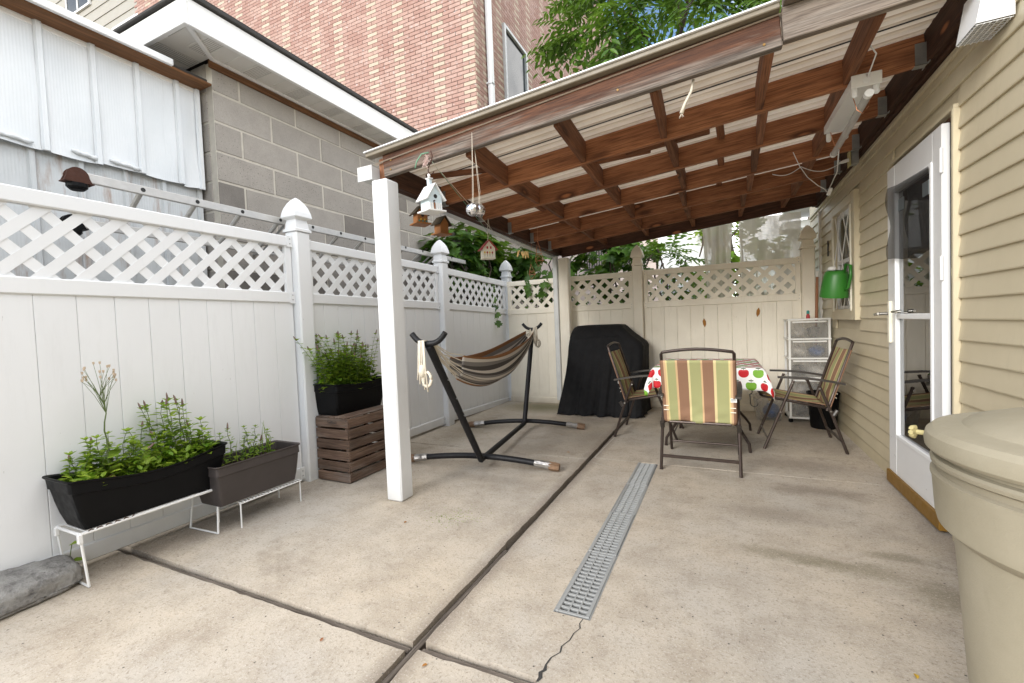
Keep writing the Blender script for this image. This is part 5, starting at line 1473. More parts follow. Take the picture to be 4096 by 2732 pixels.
p2 = trough('planter', 'brown trough planter on the low white wire rack', M['brownp'], -2.87, -2.62, 1.53, 2.085, .162, .40, (.78, .90), 0.0)
p3 = trough('planter', 'black trough planter of tall herbs standing on the wooden crate', M['black'], -2.96, -2.665, 2.47, 3.02, .503, .745, (.72, .9), 0.02)
# tall rack
rk = tag(empty('wire_rack', (-2.8, 1.26, 0)), 'tall white metal wire rack carrying the black dipped planter', 'rack')
RX0, RX1, RYa, RYb, RZ = -2.93, -2.70, .955, 1.575, .262
MB().tube([(RX1, RYa, RZ), (RX1, RYb, RZ), (RX0, RYb, RZ), (RX0, RYa, RZ), (RX1, RYa, RZ)], .008, 6).build('rim_wire', M['wire'], rk)
for k in range(12): MB().tube([(RX0, RYa + .03 + k * .05, RZ), (RX1, RYa + .03 + k * .05, RZ)], .003, 5).build('cross_wire', M['wire'], rk)
for (x, y, fx_, fy_) in ((RX1, RYa, -2.706, .977), (RX1, RYb, -2.68, 1.552), (RX0, RYb, -2.93, 1.54), (RX0, RYa, -2.94, .98)):
    MB().tube([(x, y, RZ), (fx_, fy_, .004)], .006, 6).build('leg', M['wire'], rk); MB().box((x, y, RZ - .02), (.018, .02, .045), b=.004).build('leg_socket', M['wire'], rk)
MB().tube([(-2.68, 1.552, .006), (-2.93, 1.54, .006)], .005, 6).build('foot_wire', M['wire'], rk)
MB().tube([(-2.706, .977, .006), (-2.94, .98, .006)], .005, 6).build('foot_wire', M['wire'], rk)
m = MB(); pts = [(RX1 + .004, RYa + .03 + .012 * i, RZ + .006 + .006 * math.sin(i * 2.2)) for i in range(16)]; m.tube(pts, .0025, 5).build('rusty_wire', M['rust'], rk)
# low rack
rk2 = tag(empty('wire_rack', (-2.74, 1.87, 0)), 'low white wire rack under the brown planter', 'rack')
zb = .150
for k in range(20): MB().tube([(-2.85, 1.665 + k * .0218, zb), (-2.632, 1.665 + k * .0218, zb)], .0028, 5).build('cross_wire', M['wire'], rk2)
for x in (-2.85, -2.70, -2.632): MB().tube([(x, 1.655, zb - .005), (x, 2.088, zb - .005)], .004, 6).build('long_wire', M['wire'], rk2)
for (x, y) in ((-2.632, 1.662), (-2.642, 2.084), (-2.85, 1.66), (-2.85, 2.075)): MB().tube([(x, y, zb), (x, y, .0)], .0045, 6).build('leg', M['wire'], rk2)
# wooden crate
cr = tag(empty('wooden_crate', (-2.73, 2.73, 0)), 'weathered wooden slatted crate under the black herb planter', 'crate')
cx0, cx1, cy0, cy1 = -2.895, -2.557, 2.452, 2.99
for k in range(6):
    z = .042 + k * .0832
    h = .070
    beam('slat', (cx0, cy0 + .005, z), (cx1, cy0 + .005 + R_.uniform(-.003, .003), z + R_.uniform(-.002, .002)), h, .010, M['crate'], cr)
    beam('slat', (cx0, cy1 - .005, z), (cx1, cy1 - .005, z), h, .010, M['crate'], cr)
    beam('slat', (cx1 - .005, cy0 + .011, z), (cx1 - .005 + R_.uniform(-.003, .003), cy1 - .011, z + R_.uniform(-.003, .003)), h, .010, M['crate'], cr)
    beam('slat', (cx0 + .005, cy0 + .011, z), (cx0 + .005, cy1 - .011, z), h, .010, M['crate'], cr)
    m = MB()
    for (x, dz) in ((cx0 + .014, .02), (cx0 + .014, -.02), (cx1 - .014, .02), (cx1 - .014, -.02)): m.tube([(x, cy0 - .0015, z + dz), (x, cy0 + .003, z + dz)], .0028, 6)
    stuff(m.build('nail_heads', M['ink'], cr))
for x in (cx0 + .024, cx1 - .024):
    for y in (cy0 + .024, cy1 - .024): MB().box((x, y, .252), (.026, .026, .50)).build('corner_post', M['crate'], cr)
for k in range(5): beam('top_slat', (cx0 + .035 + k * .067, cy0, .4985), (cx0 + .035 + k * .067, cy1, .4985), .008, .055, M['crate'], cr, up=(0, 0, 1))
m = MB(); sx0 = -2.76                                                   # branded stamp
for (a, b, c_, d) in ((0, .09, .452, .4535), (0, .09, .4735, .475), (0, .0015, .452, .475), (.0885, .09, .452, .475)): m.box((sx0 + (a + b) / 2, cy0 - .0012, (c_ + d) / 2), (b - a, .001, d - c_))
for i, w in enumerate((.006, .004, .007, .004, .006, .005, .006)): m.box((sx0 + .014 + i * .0105, cy0 - .0012, .459), (w, .001, .007))
for i, w in enumerate((.005, .006)): m.box((sx0 + .036 + i * .011, cy0 - .0012, .4685), (w, .001, .006))
stuff(m.build('stamp', M['ink'], cr))

# herbs
def herb(name, label, group, base, h, rg, lean=(0, 0), leaf=.035, mat='mint', spike=True, nodes=9):
    root = tag(empty(name, base), label, 'plant', group); b = Vector(base)
    lean = Vector((lean[0], lean[1], 0)); n = 7
    pts = [b + Vector((0, 0, h * i / n)) + lean * (i / n) ** 1.6 + rv(rg) * .006 * (1 if i else 0) for i in range(n + 1)]
    sm = MB().tube(pts, [.0028 - .0016 * i / n for i in range(n + 1)], 5)
    lv = Leaves()
    def at(t): f_ = t * n; i = min(n - 1, int(f_)); return pts[i].lerp(pts[i + 1], f_ - i)
    a = rg.uniform(0, 6)
    for k in range(nodes):
        t = .1 + .85 * k / (nodes - 1); p = at(t); a += math.pi / 2 + rg.uniform(-.3, .3)
        s_ = leaf * (1.1 - .55 * t) * rg.uniform(.8, 1.2)
        for q in (0, math.pi):
            d = Vector((math.cos(a + q), math.sin(a + q), rg.uniform(-.1, .45)))
            lv.put(*OVAL, p, d, Vector((0, 0, 1)), s_)
            if t < .75: lv.put(*OVAL, p + d * .01 + Vector((0, 0, .006)), d + rv(rg) * .8, Vector((0, 0, 1)), s_ * .6)
    for q in range(5):
        aa = q * 1.26; lv.put(*OVAL, pts[-1], Vector((math.cos(aa), math.sin(aa), .8)), Vector((0, 0, 1)), leaf * .5)
    sm.build('stem', M['stem'], root); stuff(lv.build('leaves', M[mat], root))
    if spike:
        m = MB(); d = (pts[-1] - pts[-2]).normalized(); L_ = rg.uniform(.03, .055)
        q = [pts[-1] + d * (L_ * i / 6) for i in range(7)]; m.tube(q, [.002, .005, .0058, .005, .0048, .0035, .001], 6).build('flower_spike', M['flower'], root)
    return root
rg = random.Random(31)
G1 = 'mint growing in the dipped black planter'
for i in range(34):
    y = .985 + .60 * (i + .5) / 34; tall = 1.36 < y < 1.5
    herb('mint_plant', 'mint stem growing in the black planter with the dipped rim', G1, (rg.uniform(-2.89, -2.73), y, .43), rg.uniform(.30, .37) if tall else rg.uniform(.13, .26), rg, (rg.uniform(-.04, .04), rg.uniform(-.05, .05)), rg.uniform(.048, .078), 'mint', i % 4 == 0 or tall, 9 if not tall else 11)
# low filling leaves
for i in range(9):
    b = (rg.uniform(-2.84, -2.72), 1.02 + .5 * i / 8, .445)
    root = tag(empty('salad_plant', b), 'low yellow green leafy plant among the mint', 'plant', 'low leaves in the dipped black planter'); lv = Leaves()
    for k in range(46): lv.put(*OVAL, Vector(b) + Vector((rg.uniform(-.05, .05), rg.uniform(-.06, .06), rg.uniform(0, .075))), Vector((rg.uniform(-1, 1), rg.uniform(-1, 1), rg.uniform(.1, .8))), Vector((0, 0, 1)), rg.uniform(.03, .055))
    stuff(lv.build('leaves', M['lettuce'] if i % 3 == 1 else M['mint'], root))
# the bolted lettuce with a tall dry flower head
bp = Vector((-2.80, 1.125, .44)); wd = tag(empty('bolted_lettuce', bp), 'tall bolted lettuce with a dry branching flower head', 'plant')
pts = [bp + Vector((.01 * math.sin(i), -.012 * i / 10 + .006 * math.sin(i * 1.7), .44 * i / 10)) for i in range(11)]
MB().tube(pts, [.006 - .004 * i / 10 for i in range(11)], 6).build('stem', M['stem'], wd, smooth=True)
lv = Leaves()
for k in range(12):
    p = pts[1 + k // 3]; a = k * 2.4; lv.put(*OVAL, p, Vector((math.cos(a), math.sin(a), .9 - .1 * k)), Vector((math.cos(a), math.sin(a), .3)) * -1, .10 - .004 * k)
lv.build('leaves', M['lettuce'], wd)
lv = Leaves()
for k in range(5): lv.put(*OVAL, pts[1] + Vector((0, 0, -.03 * k / 5)), Vector((.6, -.6 + .3 * k, -.9)), Vector((0, 0, 1)), .08)
lv.build('withered_leaves', M['tan_leaf'], wd)
m = MB(); fm = MB()
for k in range(22):
    p0 = pts[8 if k % 2 else 10] if k < 14 else pts[9]; d = rv(rg); tip = pts[10] + Vector((d.x * .05, d.y * .07, .06 + abs(d.z) * .11))
    mid = p0.lerp(tip, .5) + Vector((0, 0, .012)); m.tube([p0, mid, tip], [.0014, .001, .0008], 4)
    fm.lathe([(.002, 0), (.0048, .003), (.0042, .008), (.006, .012), (.001, .014)], 7, tuple(tip))
m.build('flower_stalks', M['stem'], wd); stuff(fm.build('flower_heads', M['fluff'], wd))
# tiny sprig climbing the rack's rear leg
sp = tag(empty('weed_sprig', (-2.92, 1.0, .0)), 'small weed sprig climbing a leg of the tall rack', 'weed'); lv = Leaves()
MB().tube([(-2.92, 1.0, 0), (-2.925, .99, .08), (-2.915, 1.0, .16)], .002, 5).build('stem', M['stem'], sp)
for (z, d) in ((.16, (1, .2, .3)), (.08, (1, 1, -.1)), (.05, (.8, -.6, 0))): lv.put(*OVAL, Vector((-2.92, .995, z)), Vector(d), Vector((0, -.4, 1)), .055)
lv.build('leaves', M['mint'], sp)
G2 = 'herbs growing in the brown planter'
for i in range(9):
    y = 1.60 + .33 * i / 8 + rg.uniform(-.02, .02)
    herb('mint_plant', 'short mint stem growing in the brown planter', G2, (rg.uniform(-2.83, -2.70), y, .345), rg.uniform(.12, .25), rg, (rg.uniform(-.02, .02), rg.uniform(-.03, .03)), .046, 'mint', i % 3 == 0, 8)
for i in range(8):
    y = rg.uniform(1.66, 2.03); b = (rg.uniform(-2.80, -2.70), y, .345); h = rg.uniform(.10, .24)
    pts = [Vector(b) + Vector((rg.uniform(-.02, .02) * t, rg.uniform(-.03, .03) * t * t, h * t)) for t in (0, .35, .7, 1)]
    tag(MB().tube(pts, [.003, .0028, .002, .0006], 6).build('chive', M['mint2'], smooth=True, origin=b), 'thin green chive blade in the brown planter', 'chive', 'chives in the brown planter')
G3 = 'tall mint growing in the planter on the crate'
for i in range(58):
    y = 2.50 + .47 * rg.random(); x = rg.uniform(-2.92, -2.71)
    lx = (x + 2.82) * .5 + rg.uniform(-.03, .03); ly = (y - 2.72) * .25 + rg.uniform(-.04, .04)
    if i < 10: lx -= .07; ly -= .13 * (.4 + i / 14)
    herb('mint_plant', 'tall mint stem with dry flower spike in the planter on the crate', G3, (x, y, .66), rg.uniform(.26, .46), rg, (lx * 1.3, ly * 1.2), rg.uniform(.052, .085), 'mint2' if i % 3 else 'mint', True, 12)

# rough stone by the fence
from mathutils import noise as mnoise
m = MB(); nu, nv = 90, 44
def stn(u, v):
    a = 2 * math.pi * u; b = math.pi * (v - .5); ex = .38
    sg = lambda q: math.copysign(abs(q) ** ex, q)
    p = Vector((.118 * sg(math.cos(a)) * abs(math.cos(b)) ** ex, .33 * sg(math.sin(a)) * abs(math.cos(b)) ** ex, .062 * sg(math.sin(b))))
    w = .030 * mnoise.noise(p * 7) + .016 * mnoise.noise(p * 18 + Vector((3, 1, 2))) + .007 * mnoise.noise(p * 50) + .003 * mnoise.noise(p * 120)
    d = p.normalized()
    q = p + Vector((d.x * w, d.y * w * 1.4, (d.z * w + .02 * mnoise.noise(Vector((p.x * 5, p.y * 4, 9)))) if p.z > -.03 else 0))
    return (-2.865 + q.x, .66 + q.y, .06 + q.z)
m.grid(stn, nu, nv, closed_u=True)
o = m.build('rough_stone', M['stone'], smooth=True, fix=True, origin=(-2.865, .66, 0)); tag(o, 'long rough grey stone lying at the foot of the white fence', 'stone')

# ------------------------------------------------------------------ dustbin
bn = tag(empty('trash_bin', (.72, 1.245, 0)), 'large round beige plastic trash bin with lid', 'trash bin')
bc = (.72, 1.245, 0)
MB().lathe([(.205, 0), (.212, .01), (.225, .10), (.245, .35), (.262, .60), (.266, .648), (.278, .658), (.292, .672), (.296, .69), (.301, .770), (.304, .778), (.304, .784), (.294, .788), (.293, .800), (.303, .806), (.304, .814), (.300, .820), (.288, .822), (.286, .836)], 96, bc).build('body', M['bin'], bn, smooth=30)
MB().lathe([(.290, .832), (.306, .834), (.313, .842), (.3145, .856), (.311, .872), (.300, .884), (.284, .889), (.262, .889), (.250, .892), (.240, .902), (.20, .915), (.13, .930), (.06, .938), (.0, .939)], 96, bc).build('lid', M['bin'], bn, smooth=30)
m = MB(); m.tube([(bc[0], bc[1], .93), (bc[0], bc[1], .985)], .03, 12); m.box((bc[0] + .0, bc[1] + .0, .995), (.16, .05, .022), rot_z(.6), b=.008); m.build('lid_handle', M['terra'], bn, smooth=40)
m = MB(); m.add([(.60, 1.40, .8925), (.635, 1.403, .8925), (.66, 1.399, .8925), (.63, 1.408, .8925)], [(0, 1, 2, 3)]); m.build('lid_scuff', M['ink'], bn, fix=False)
kb = Vector((.455, 1.405, .845)); dd = Vector((-.83, .55, 0)).normalized(); m = MB()
m.tube([kb - dd * .03, kb + dd * .033], .006, 8)
for k in range(8):
    a = 2 * math.pi * k / 8; e = Vector((0, 0, 1)) * math.sin(a) + dd.cross(Vector((0, 0, 1))) * math.cos(a); m.tube([kb + dd * .03, kb + dd * .034 + e * .015], [.005, .006], 6)
m.build('valve_knob', M['foam'], bn, smooth=40)

# ------------------------------------------------------------------ drawers, tub, bucket, handle tool, watering can
dw = tag(empty('drawer_tower', (.83, 5.68, 0)), 'white framed tower of clear plastic drawers against the house', 'drawers')
x0, x1, y0, y1 = .63, 1.005, 5.50, 5.86
for (x, y) in ((x0 + .012, y0 + .012), (x1 - .012, y0 + .012), (x0 + .012, y1 - .012), (x1 - .012, y1 - .012)):
    MB().box((x, y, .57), (.022, .022, 1.04), b=.003).build('frame_post', M['frost'], dw)
    MB().lathe([(.012, 0), (.022, .006), (.022, .03), (.010, .05)], 10, (x, y, 0)).build('caster', M['black'], dw)
levels = [.05, .27, .475, .68, .885, 1.09]
for z in levels: MB().box(((x0 + x1) / 2, (y0 + y1) / 2, z), (x1 - x0 + .01, y1 - y0 + .01, .018), b=.004).build('shelf', M['frost'], dw)
cont = [('darkstuff', 'red'), ('bag', 'darkstuff'), ('darkstuff', 'bag'), ('bag', 'blue'), ('bag', 'darkstuff')]
for k in range(5):
    z0, z1 = levels[k] + .012, levels[k + 1] - .014; m = MB(); t = .003
    m.box(((x0 + x1) / 2, y0 - .004, (z0 + z1) / 2), (x1 - x0 - .05, t, z1 - z0)); m.box((x0 + .03, (y0 + y1) / 2, (z0 + z1) / 2), (t, y1 - y0 - .03, z1 - z0)); m.box((x1 - .03, (y0 + y1) / 2, (z0 + z1) / 2), (t, y1 - y0 - .03, z1 - z0)); m.box(((x0 + x1) / 2, (y0 + y1) / 2, z0 + .002), (x1 - x0 - .06, y1 - y0 - .03, t))
    d_ = m.build('drawer', M['clearp'], dw)
    pull = MB().box(((x0 + x1) / 2, y0 - .01, z1 - .012), (.30, .012, .018), b=.004).build('drawer_lip', M['frost'], dw)
    for q, nm in enumerate(cont[k]):
        ctr = Vector((x0 + .11 + .16 * q, 5.66, z0 + .055)); rgx = random.Random(k * 7 + q); phs = [rgx.uniform(0, 6) for _ in range(4)]
        def blob(u, v):
            a = 2 * math.pi * u; b = math.pi * (v - .5); r = 1 + .18 * math.sin(3 * a + phs[0]) * math.cos(2 * b + phs[1]) + .1 * math.sin(7 * a + phs[2] + 3 * b)
            return ctr + Vector((.082 * r * math.cos(a) * math.cos(b), .13 * r * math.sin(a) * math.cos(b), .052 * r * math.sin(b)))
        o = MB().grid(blob, 20, 12, closed_u=True).build('stored_bundle', M[nm], smooth=True)
        tag(o, {'bag': 'crumpled pale bag', 'darkstuff': 'dark folded cloth', 'red': 'red folded cloth', 'blue': 'blue bundle'}[nm] + ' inside clear drawer number %s from the floor' % ('one two three four five'.split()[k]), 'bundle')
m = MB().lathe([(.018, 0), (.018, .03), (.014, .034), (.014, .05), (.012, .052), (.012, .07), (.006, .075)], 12, (.835, 5.68, 1.099)); o = m.build('small_bottle', M['red'], smooth=40)
tag(o, 'small red bottle with teal cap on top of the drawers', 'bottle')
o2 = MB().lathe([(.0145, 0), (.0145, .026), (.010, .036)], 12, (.835, 5.68, 1.1475)).build('cap', M['teal'], o); o2.location = (0, 0, .0485 + .018)
# clear tub with blue and yellow things
tu = tag(empty('plastic_tub', (.44, 5.66, 0)), 'clear plastic tub on the floor beside the drawers', 'tub')
m = MB().lathe([(.115, 0), (.14, .24), (.15, .25), (.15, .26), (.137, .255), (.112, .01)], 4, (.44, 5.66, 0), square=True); m.build('tub_wall', M['clearp'], tu)
def ball(name, c, r, mt, lab, cat, sq=(1, 1, 1)):
    o = MB().grid(lambda u, v: (c[0] + sq[0] * r * math.cos(2 * math.pi * u) * math.sin(math.pi * v), c[1] + sq[1] * r * math.sin(2 * math.pi * u) * math.sin(math.pi * v), c[2] - sq[2] * r * math.cos(math.pi * v)), 20, 12, closed_u=True).build(name, M[mt], smooth=True); return tag(o, lab, cat)
ball('toy_ball', (.47, 5.62, .10), .085, 'blue', 'blue round toy inside the clear tub', 'toy'); ball('toy_bag', (.40, 5.70, .14), .08, 'bag', 'white bag inside the clear tub', 'bag', (1, .9, 1))
tag(MB().box((.47, 5.64, .235), (.09, .07, .06), rot_z(.4), b=.012).build('yellow_toy', M['yellow']), 'yellow plastic block on top of the clear tub', 'toy')
tag(MB().lathe([(.105, 0), (.11, .01), (.135, .34), (.142, .345), (.142, .36), (.132, .36), (.105, .02), (.0, .02)], 32, (.90, 5.33, 0)).build('black_bucket', M['black'], smooth=40), 'black plastic bucket behind the chair by the wall', 'bucket')
bm_ = tag(empty('broom', (.93, 5.82, 0)), 'broom handle leaning in the corner behind the drawers', 'broom')
MB().tube([(.925, 5.95, .05), (.958, 5.90, 1.55)], .015, 10).build('handle', M['terra'], bm_, smooth=40); MB().tube([(.958, 5.90, 1.55), (.96, 5.898, 1.62)], [.016, .013], 10).build('handle_tip', M['frost'], bm_, smooth=40)
MB().box((.92, 5.955, .05), (.06, .10, .1), b=.01).build('brush', M['darkstuff'], bm_)
# watering can hung from the bars, hanging spout down
wc = tag(empty('watering_can', (0, 0, 0)), 'green plastic watering can hanging from the window bars', 'watering can')
MB().lathe([(.118, 0), (.120, .01), (.112, .10), (.100, .20), (.090, .235), (.070, .25), (.066, .25), (.086, .228), (.0, .226)], 36).build('can', M['green'], wc, smooth=40)
MB().tube([(.085, .0, .235), (.10, 0, .31), (.145, 0, .30), (.155, 0, .20), (.142, 0, .10), (.112, 0, .075)], .013, 8).build('handle', M['green'], wc, smooth=True)
MB().tube([(0, .10, .07), (.0, .15, .16), (.0, .17, .25)], [.022, .016, .014], 10).build('spout', M['green'], wc, smooth=True)
MB().lathe([(.035, 0), (.04, .012), (.03, .03), (.012, .036)], 16, (-.045, 0, .25)).build('cap', M['frost'], wc, smooth=True)
wc.scale = (.88, .88, .92); wc.location = (.885, 4.72, 1.285); wc.rotation_euler = (rad(3), rad(9), rad(-52))

# ------------------------------------------------------------------ light fixture and cords under the roof
lt = tag(empty('strip_light', (.69, 3.2, 2.3)), 'unlit white strip light with one loose tube under the rafters', 'light')
za = rz_(.69, 3.0) - .003; zb_ = rz_(.69, 3.6) - .003
m = MB(); m.add([(.64, 2.93, za - .045), (.76, 2.93, za - .045), (.76, 2.93, za), (.64, 2.93, za), (.63, 3.58, zb_ - .045), (.75, 3.58, zb_ - .045), (.75, 3.58, zb_), (.63, 3.58, zb_)], [(0, 1, 2, 3), (7, 6, 5, 4), (0, 4, 5, 1), (3, 2, 6, 7), (1, 5, 6, 2), (0, 3, 7, 4)]); m.build('housing', M['lightbody'], lt)
beam('end_plate', (.635, 2.925, za - .025), (.765, 2.925, za - .025), .066, .006, M['lightbody'], lt)
MB().tube([(.70, 2.919, za - .03), (.70, 2.923, za - .03)], .016, 14).build('knockout', M['white_metal'], lt)
for x in (.655, .745):
    for (y, z) in ((2.94, za), (3.575, zb_)): MB().box((x, y, z - .072), (.028, .024, .058), b=.008).build('lamp_holder', M['lightbody'], lt)
tb_ = MB().tube([(.70, 2.90, za - .115), (.705, 3.70, zb_ - .145)], .019, 14).build('tube', M['tube'], lt, smooth=40)
for (p, q) in (((.70, 2.875, za - .114), (.70, 2.905, za - .115)), ((.705, 3.695, zb_ - .145), (.7052, 3.72, zb_ - .146))): MB().tube([p, q], .020, 14).build('tube_cap', M['lightbody'], lt, smooth=40)
for y, z in ((3.02, za - .05), (3.55, zb_ - .05)): MB().tube([(.66, y, z), (.68, y, z - .085), (.705, y, z - .112), (.73, y, z - .08), (.745, y, z)], .002, 5).build('tie_wire', M['copper'], lt)
def sag_pts(a, b, s, n=12): return [Vector(a).lerp(Vector(b), i / n) + Vector((0, 0, -s * math.sin(math.pi * i / n))) for i in range(n + 1)]
cd = MB(); cd.tube([(.66, 2.72, za + .06), (.70, 2.76, za + .02), (.69, 2.86, za - .04), (.70, 2.92, za + .0)], .0035, 6)
tag(cd.build('power_cord', M['wire'], smooth=True), 'short white cord feeding the strip light from above', 'cord')
sw = on_x(3200 + 310 * .3826, 250 + 1350 * .3826, .80)
A_ = Vector((.71, 3.58, zb_ - .15)); B_ = Vector((.51, 4.0, rz_(.5, 4.0) + .02))
swl = tag(empty('pull_cord', sw), 'white cord with an inline switch looping below the strip light', 'cord')
MB().tube([A_, A_.lerp(sw, .5) + Vector((.02, 0, 0)), sw + Vector((0, 0, .03))], .0035, 6).build('cord', M['wire'], swl, smooth=True)
MB().tube([B_] + [B_.lerp(sw, t) + Vector((-.03 * math.sin(math.pi * t), 0, -.03 * math.sin(math.pi * t))) for t in (.25, .5, .75, .9)] + [sw - Vector((0, 0, .03))], .003, 6).build('cord', M['wire'], swl, smooth=True)
MB().box(sw, (.028, .022, .06), Matrix.Rotation(.35, 3, 'Y'), b=.006).build('switch', M['lightbody'], swl)
ob_ = tag(empty('outlet_box', (.95, 4.32, 2.30)), 'yellow wall outlet box beside the joist hangers', 'outlet')
MB().box((.955, 4.34, 2.345), (.05, .07, .10), b=.004).build('box', M['galv'], ob_); MB().box((.925, 4.34, 2.345), (.006, .085, .12), b=.002).build('cover_plate', M['foam'], ob_); MB().tube([(.925, 4.34, 2.34), (.88, 4.34, 2.33), (.86, 4.34, 2.325)], [.014, .012, .006], 8).build('plug', M['wire'], ob_)
m = MB(); m.tube(sag_pts((.87, 4.34, 2.325), (.60, 4.30, 2.335), .05), .003, 6); m.tube(sag_pts((.60, 4.30, 2.335), (.40, 4.30, 2.31), .035), .003, 6)
tag(m.build('power_cord', M['wire'], smooth=True), 'white cord sagging between the outlet and the rafters', 'cord')
m = MB(); r0 = Vector((-.105, 2.46, 2.342)); r1 = Vector((-.165, 2.46, 2.19)); m.tube([r0, r0.lerp(r1, .35) + Vector((.01, 0, 0)), r0.lerp(r1, .7), r1], [.006, .007, .0075, .011], 7)
for k in range(6): m.tube([r1, r1 + Vector((R_.uniform(-.012, .012), R_.uniform(-.01, .01), -.02))], .0015, 4)
tag(m.build('rope_end', M['rope'], smooth=True), 'frayed rope end hanging from the roof edge', 'rope')

# ------------------------------------------------------------------ hanging ornaments
def gable_house(root, w, d, h, hr, mats, ov=.02, base=.02, fin=False):
    """little house: front gable faces -y; origin at base centre"""
    wall, roofm, basem = mats
    m = MB(); m.add([(-w / 2, -d / 2, 0), (w / 2, -d / 2, 0), (w / 2, d / 2, 0), (-w / 2, d / 2, 0), (-w / 2, -d / 2, h), (w / 2, -d / 2, h), (w / 2, d / 2, h), (-w / 2, d / 2, h), (0, -d / 2, h + hr), (0, d / 2, h + hr)],
                   [(0, 3, 2, 1), (0, 1, 5, 8, 4), (2, 3, 7, 9, 6), (1, 2, 6, 5), (3, 0, 4, 7)]); m.build('walls', wall, root)
    L_ = math.hypot(w / 2 + ov, hr * (w / 2 + ov) / (w / 2)); t = .008
    for s_ in (-1, 1):
        e = Vector((s_ * (w / 2 + ov), 0, h - hr * ov / (w / 2))); r = Vector((0, 0, h + hr + .001))
        m = MB(); nrm = Vector((s_ * hr, 0, w / 2)).normalized() * t
        m.prism([r + Vector((0, -d / 2 - ov, 0)), e + Vector((0, -d / 2 - ov, 0)), e + nrm + Vector((0, -d / 2 - ov, 0)), r + Vector((0, 0, nrm.z * 1.4)) + Vector((0, -d / 2 - ov, 0))], (0, 0, 0), (0, d + 2 * ov, 0)); m.build('roof_board', roofm, root)
    MB().box((0, 0, -.006), (w + 2 * base, d + 2 * base, .012), b=.002).build('floor_board', basem, root)
wb = tag(empty('birdhouse'), 'white and pale blue wooden birdhouse with a picket front', 'birdhouse')
gable_house(wb, .115, .10, .10, .085, (M['paleblue'], M['trim'], M['trim']), .022, .022)
MB().tube([(.004, -.0525, .098), (.004, -.049, .098)], .015, 16).build('entrance_hole', M['ink'], wb); MB().tube([(-.014, -.051, .062), (-.014, -.064, .062)], .005, 8).build('perch', M['rust'], wb)
for k in range(6):
    x = -.048 + k * .019; MB().prism([(x - .006, -.0505, .002), (x + .006, -.0505, .002), (x + .006, -.0505, .046), (x, -.0505, .056), (x - .006, -.0505, .046)], (0, -.005, 0), (0, 0, 0)).build('picket', M['trim'] if k != 2 else M['terra'], wb)
MB().box((0, 0, .205), (.028, .028, .055), b=.002).build('chimney', M['paleblue'], wb); MB().box((0, 0, .236), (.042, .042, .008), b=.002).build('chimney_cap', M['trim'], wb)
MB().lathe([(.008, .24), (.005, .247), (.012, .256), (.010, .268), (.002, .273)], 12).build('finial', M['trim'], wb, smooth=True)
wb.scale = (.88, .88, .86); wb.location = (-1.66, 2.385, 1.898); wb.rotation_euler = (0, rad(-3), rad(70))
m = MB(); pts = [(-1.64, 2.37, 2.27), (-1.628, 2.37, 2.235), (-1.64, 2.372, 2.20), (-1.668, 2.378, 2.175), (-1.672, 2.38, 2.15), (-1.66, 2.385, 2.130), (-1.64, 2.385, 2.133), (-1.63, 2.385, 2.145)]
hk = tag(empty('iron_hook', (-1.64, 2.38, 2.2)), 'rusty iron hook tangled with pink yarn on the fascia', 'hook')
m.tube(pts, .0035, 7).build('hook', M['rust'], hk, smooth=True); m = MB(); rgy = random.Random(8)
for k in range(46):
    a = Vector((-1.672 + rgy.gauss(0, .012), 2.372 + rgy.gauss(0, .006), 2.222 + rgy.gauss(0, .016))); b = a + Vector((rgy.uniform(-.03, .015), rgy.uniform(-.02, .0), rgy.uniform(-.035, .012))); m.tube([a, a.lerp(b, .5) + rv(rgy) * .01, b], .0016, 4)
stuff(m.build('yarn_tangle', M['pinyarn'], hk)); MB().tube([(-1.655, 2.37, 2.262), (-1.70, 2.355, 2.256), (-1.735, 2.35, 2.215), (-1.75, 2.35, 2.175)], .004, 6).build('cord_end', M['greenline'], hk, smooth=True)
for (c, off, lab) in (((-1.362, 2.385, 1.865), 0, 'mirrored disco ball hanging from the fascia on string'), ((-1.375, 2.49, 1.885), 1, 'second mirrored ball half hidden behind its twin')):
    root = tag(empty('mirror_ball', c), lab, 'mirror ball'); m = MB(); r = .040
    nlat = 9
    for i in range(nlat):
        la = math.pi * ((i + .5) / nlat - .5); nlo = max(4, int(20 * math.cos(la)))
        for k in range(nlo):
            lo = 2 * math.pi * k / nlo; n_ = Vector((math.cos(la) * math.cos(lo), math.cos(la) * math.sin(lo), math.sin(la))); p = Vector(c) + n_ * r
            e1 = Vector((-math.sin(lo), math.cos(lo), 0)); e2 = n_.cross(e1); j = rv(R_) * .03; h1 = r * math.cos(la) * math.pi / nlo * .93; h2 = r * math.pi / nlat / 2 * .93
            m.add([p - e1 * h1 - e2 * h2, p + e1 * h1 - e2 * h2, p + e1 * h1 + e2 * h2 + n_ * j.x * .02, p - e1 * h1 + e2 * h2 + n_ * j.y * .02], [(0, 1, 2, 3)])
    stuff(m.build('mirror_tiles', M['mirror'], root)); MB().grid(lambda u, v: (c[0] + .0393 * math.cos(6.2832 * u) * math.sin(math.pi * v), c[1] + .0393 * math.sin(6.2832 * u) * math.sin(math.pi * v), c[2] - .0393 * math.cos(math.pi * v)), 20, 12, closed_u=True).build('core', M['galv'], root, smooth=True)
    tp = (-1.345, 2.386, 2.325) if off == 0 else (-1.37, 2.45, 2.30); m = MB(); m.tube([(c[0], c[1], c[2] + .035), (c[0] + .004, c[1], c[2] + .1), tp], .0012, 5); m.tube([(c[0] + .006, c[1], c[2] + .035), (c[0] + .012, c[1], c[2] + .12), tp], .0011, 5); stuff(m.build('string', M['rope'], root))
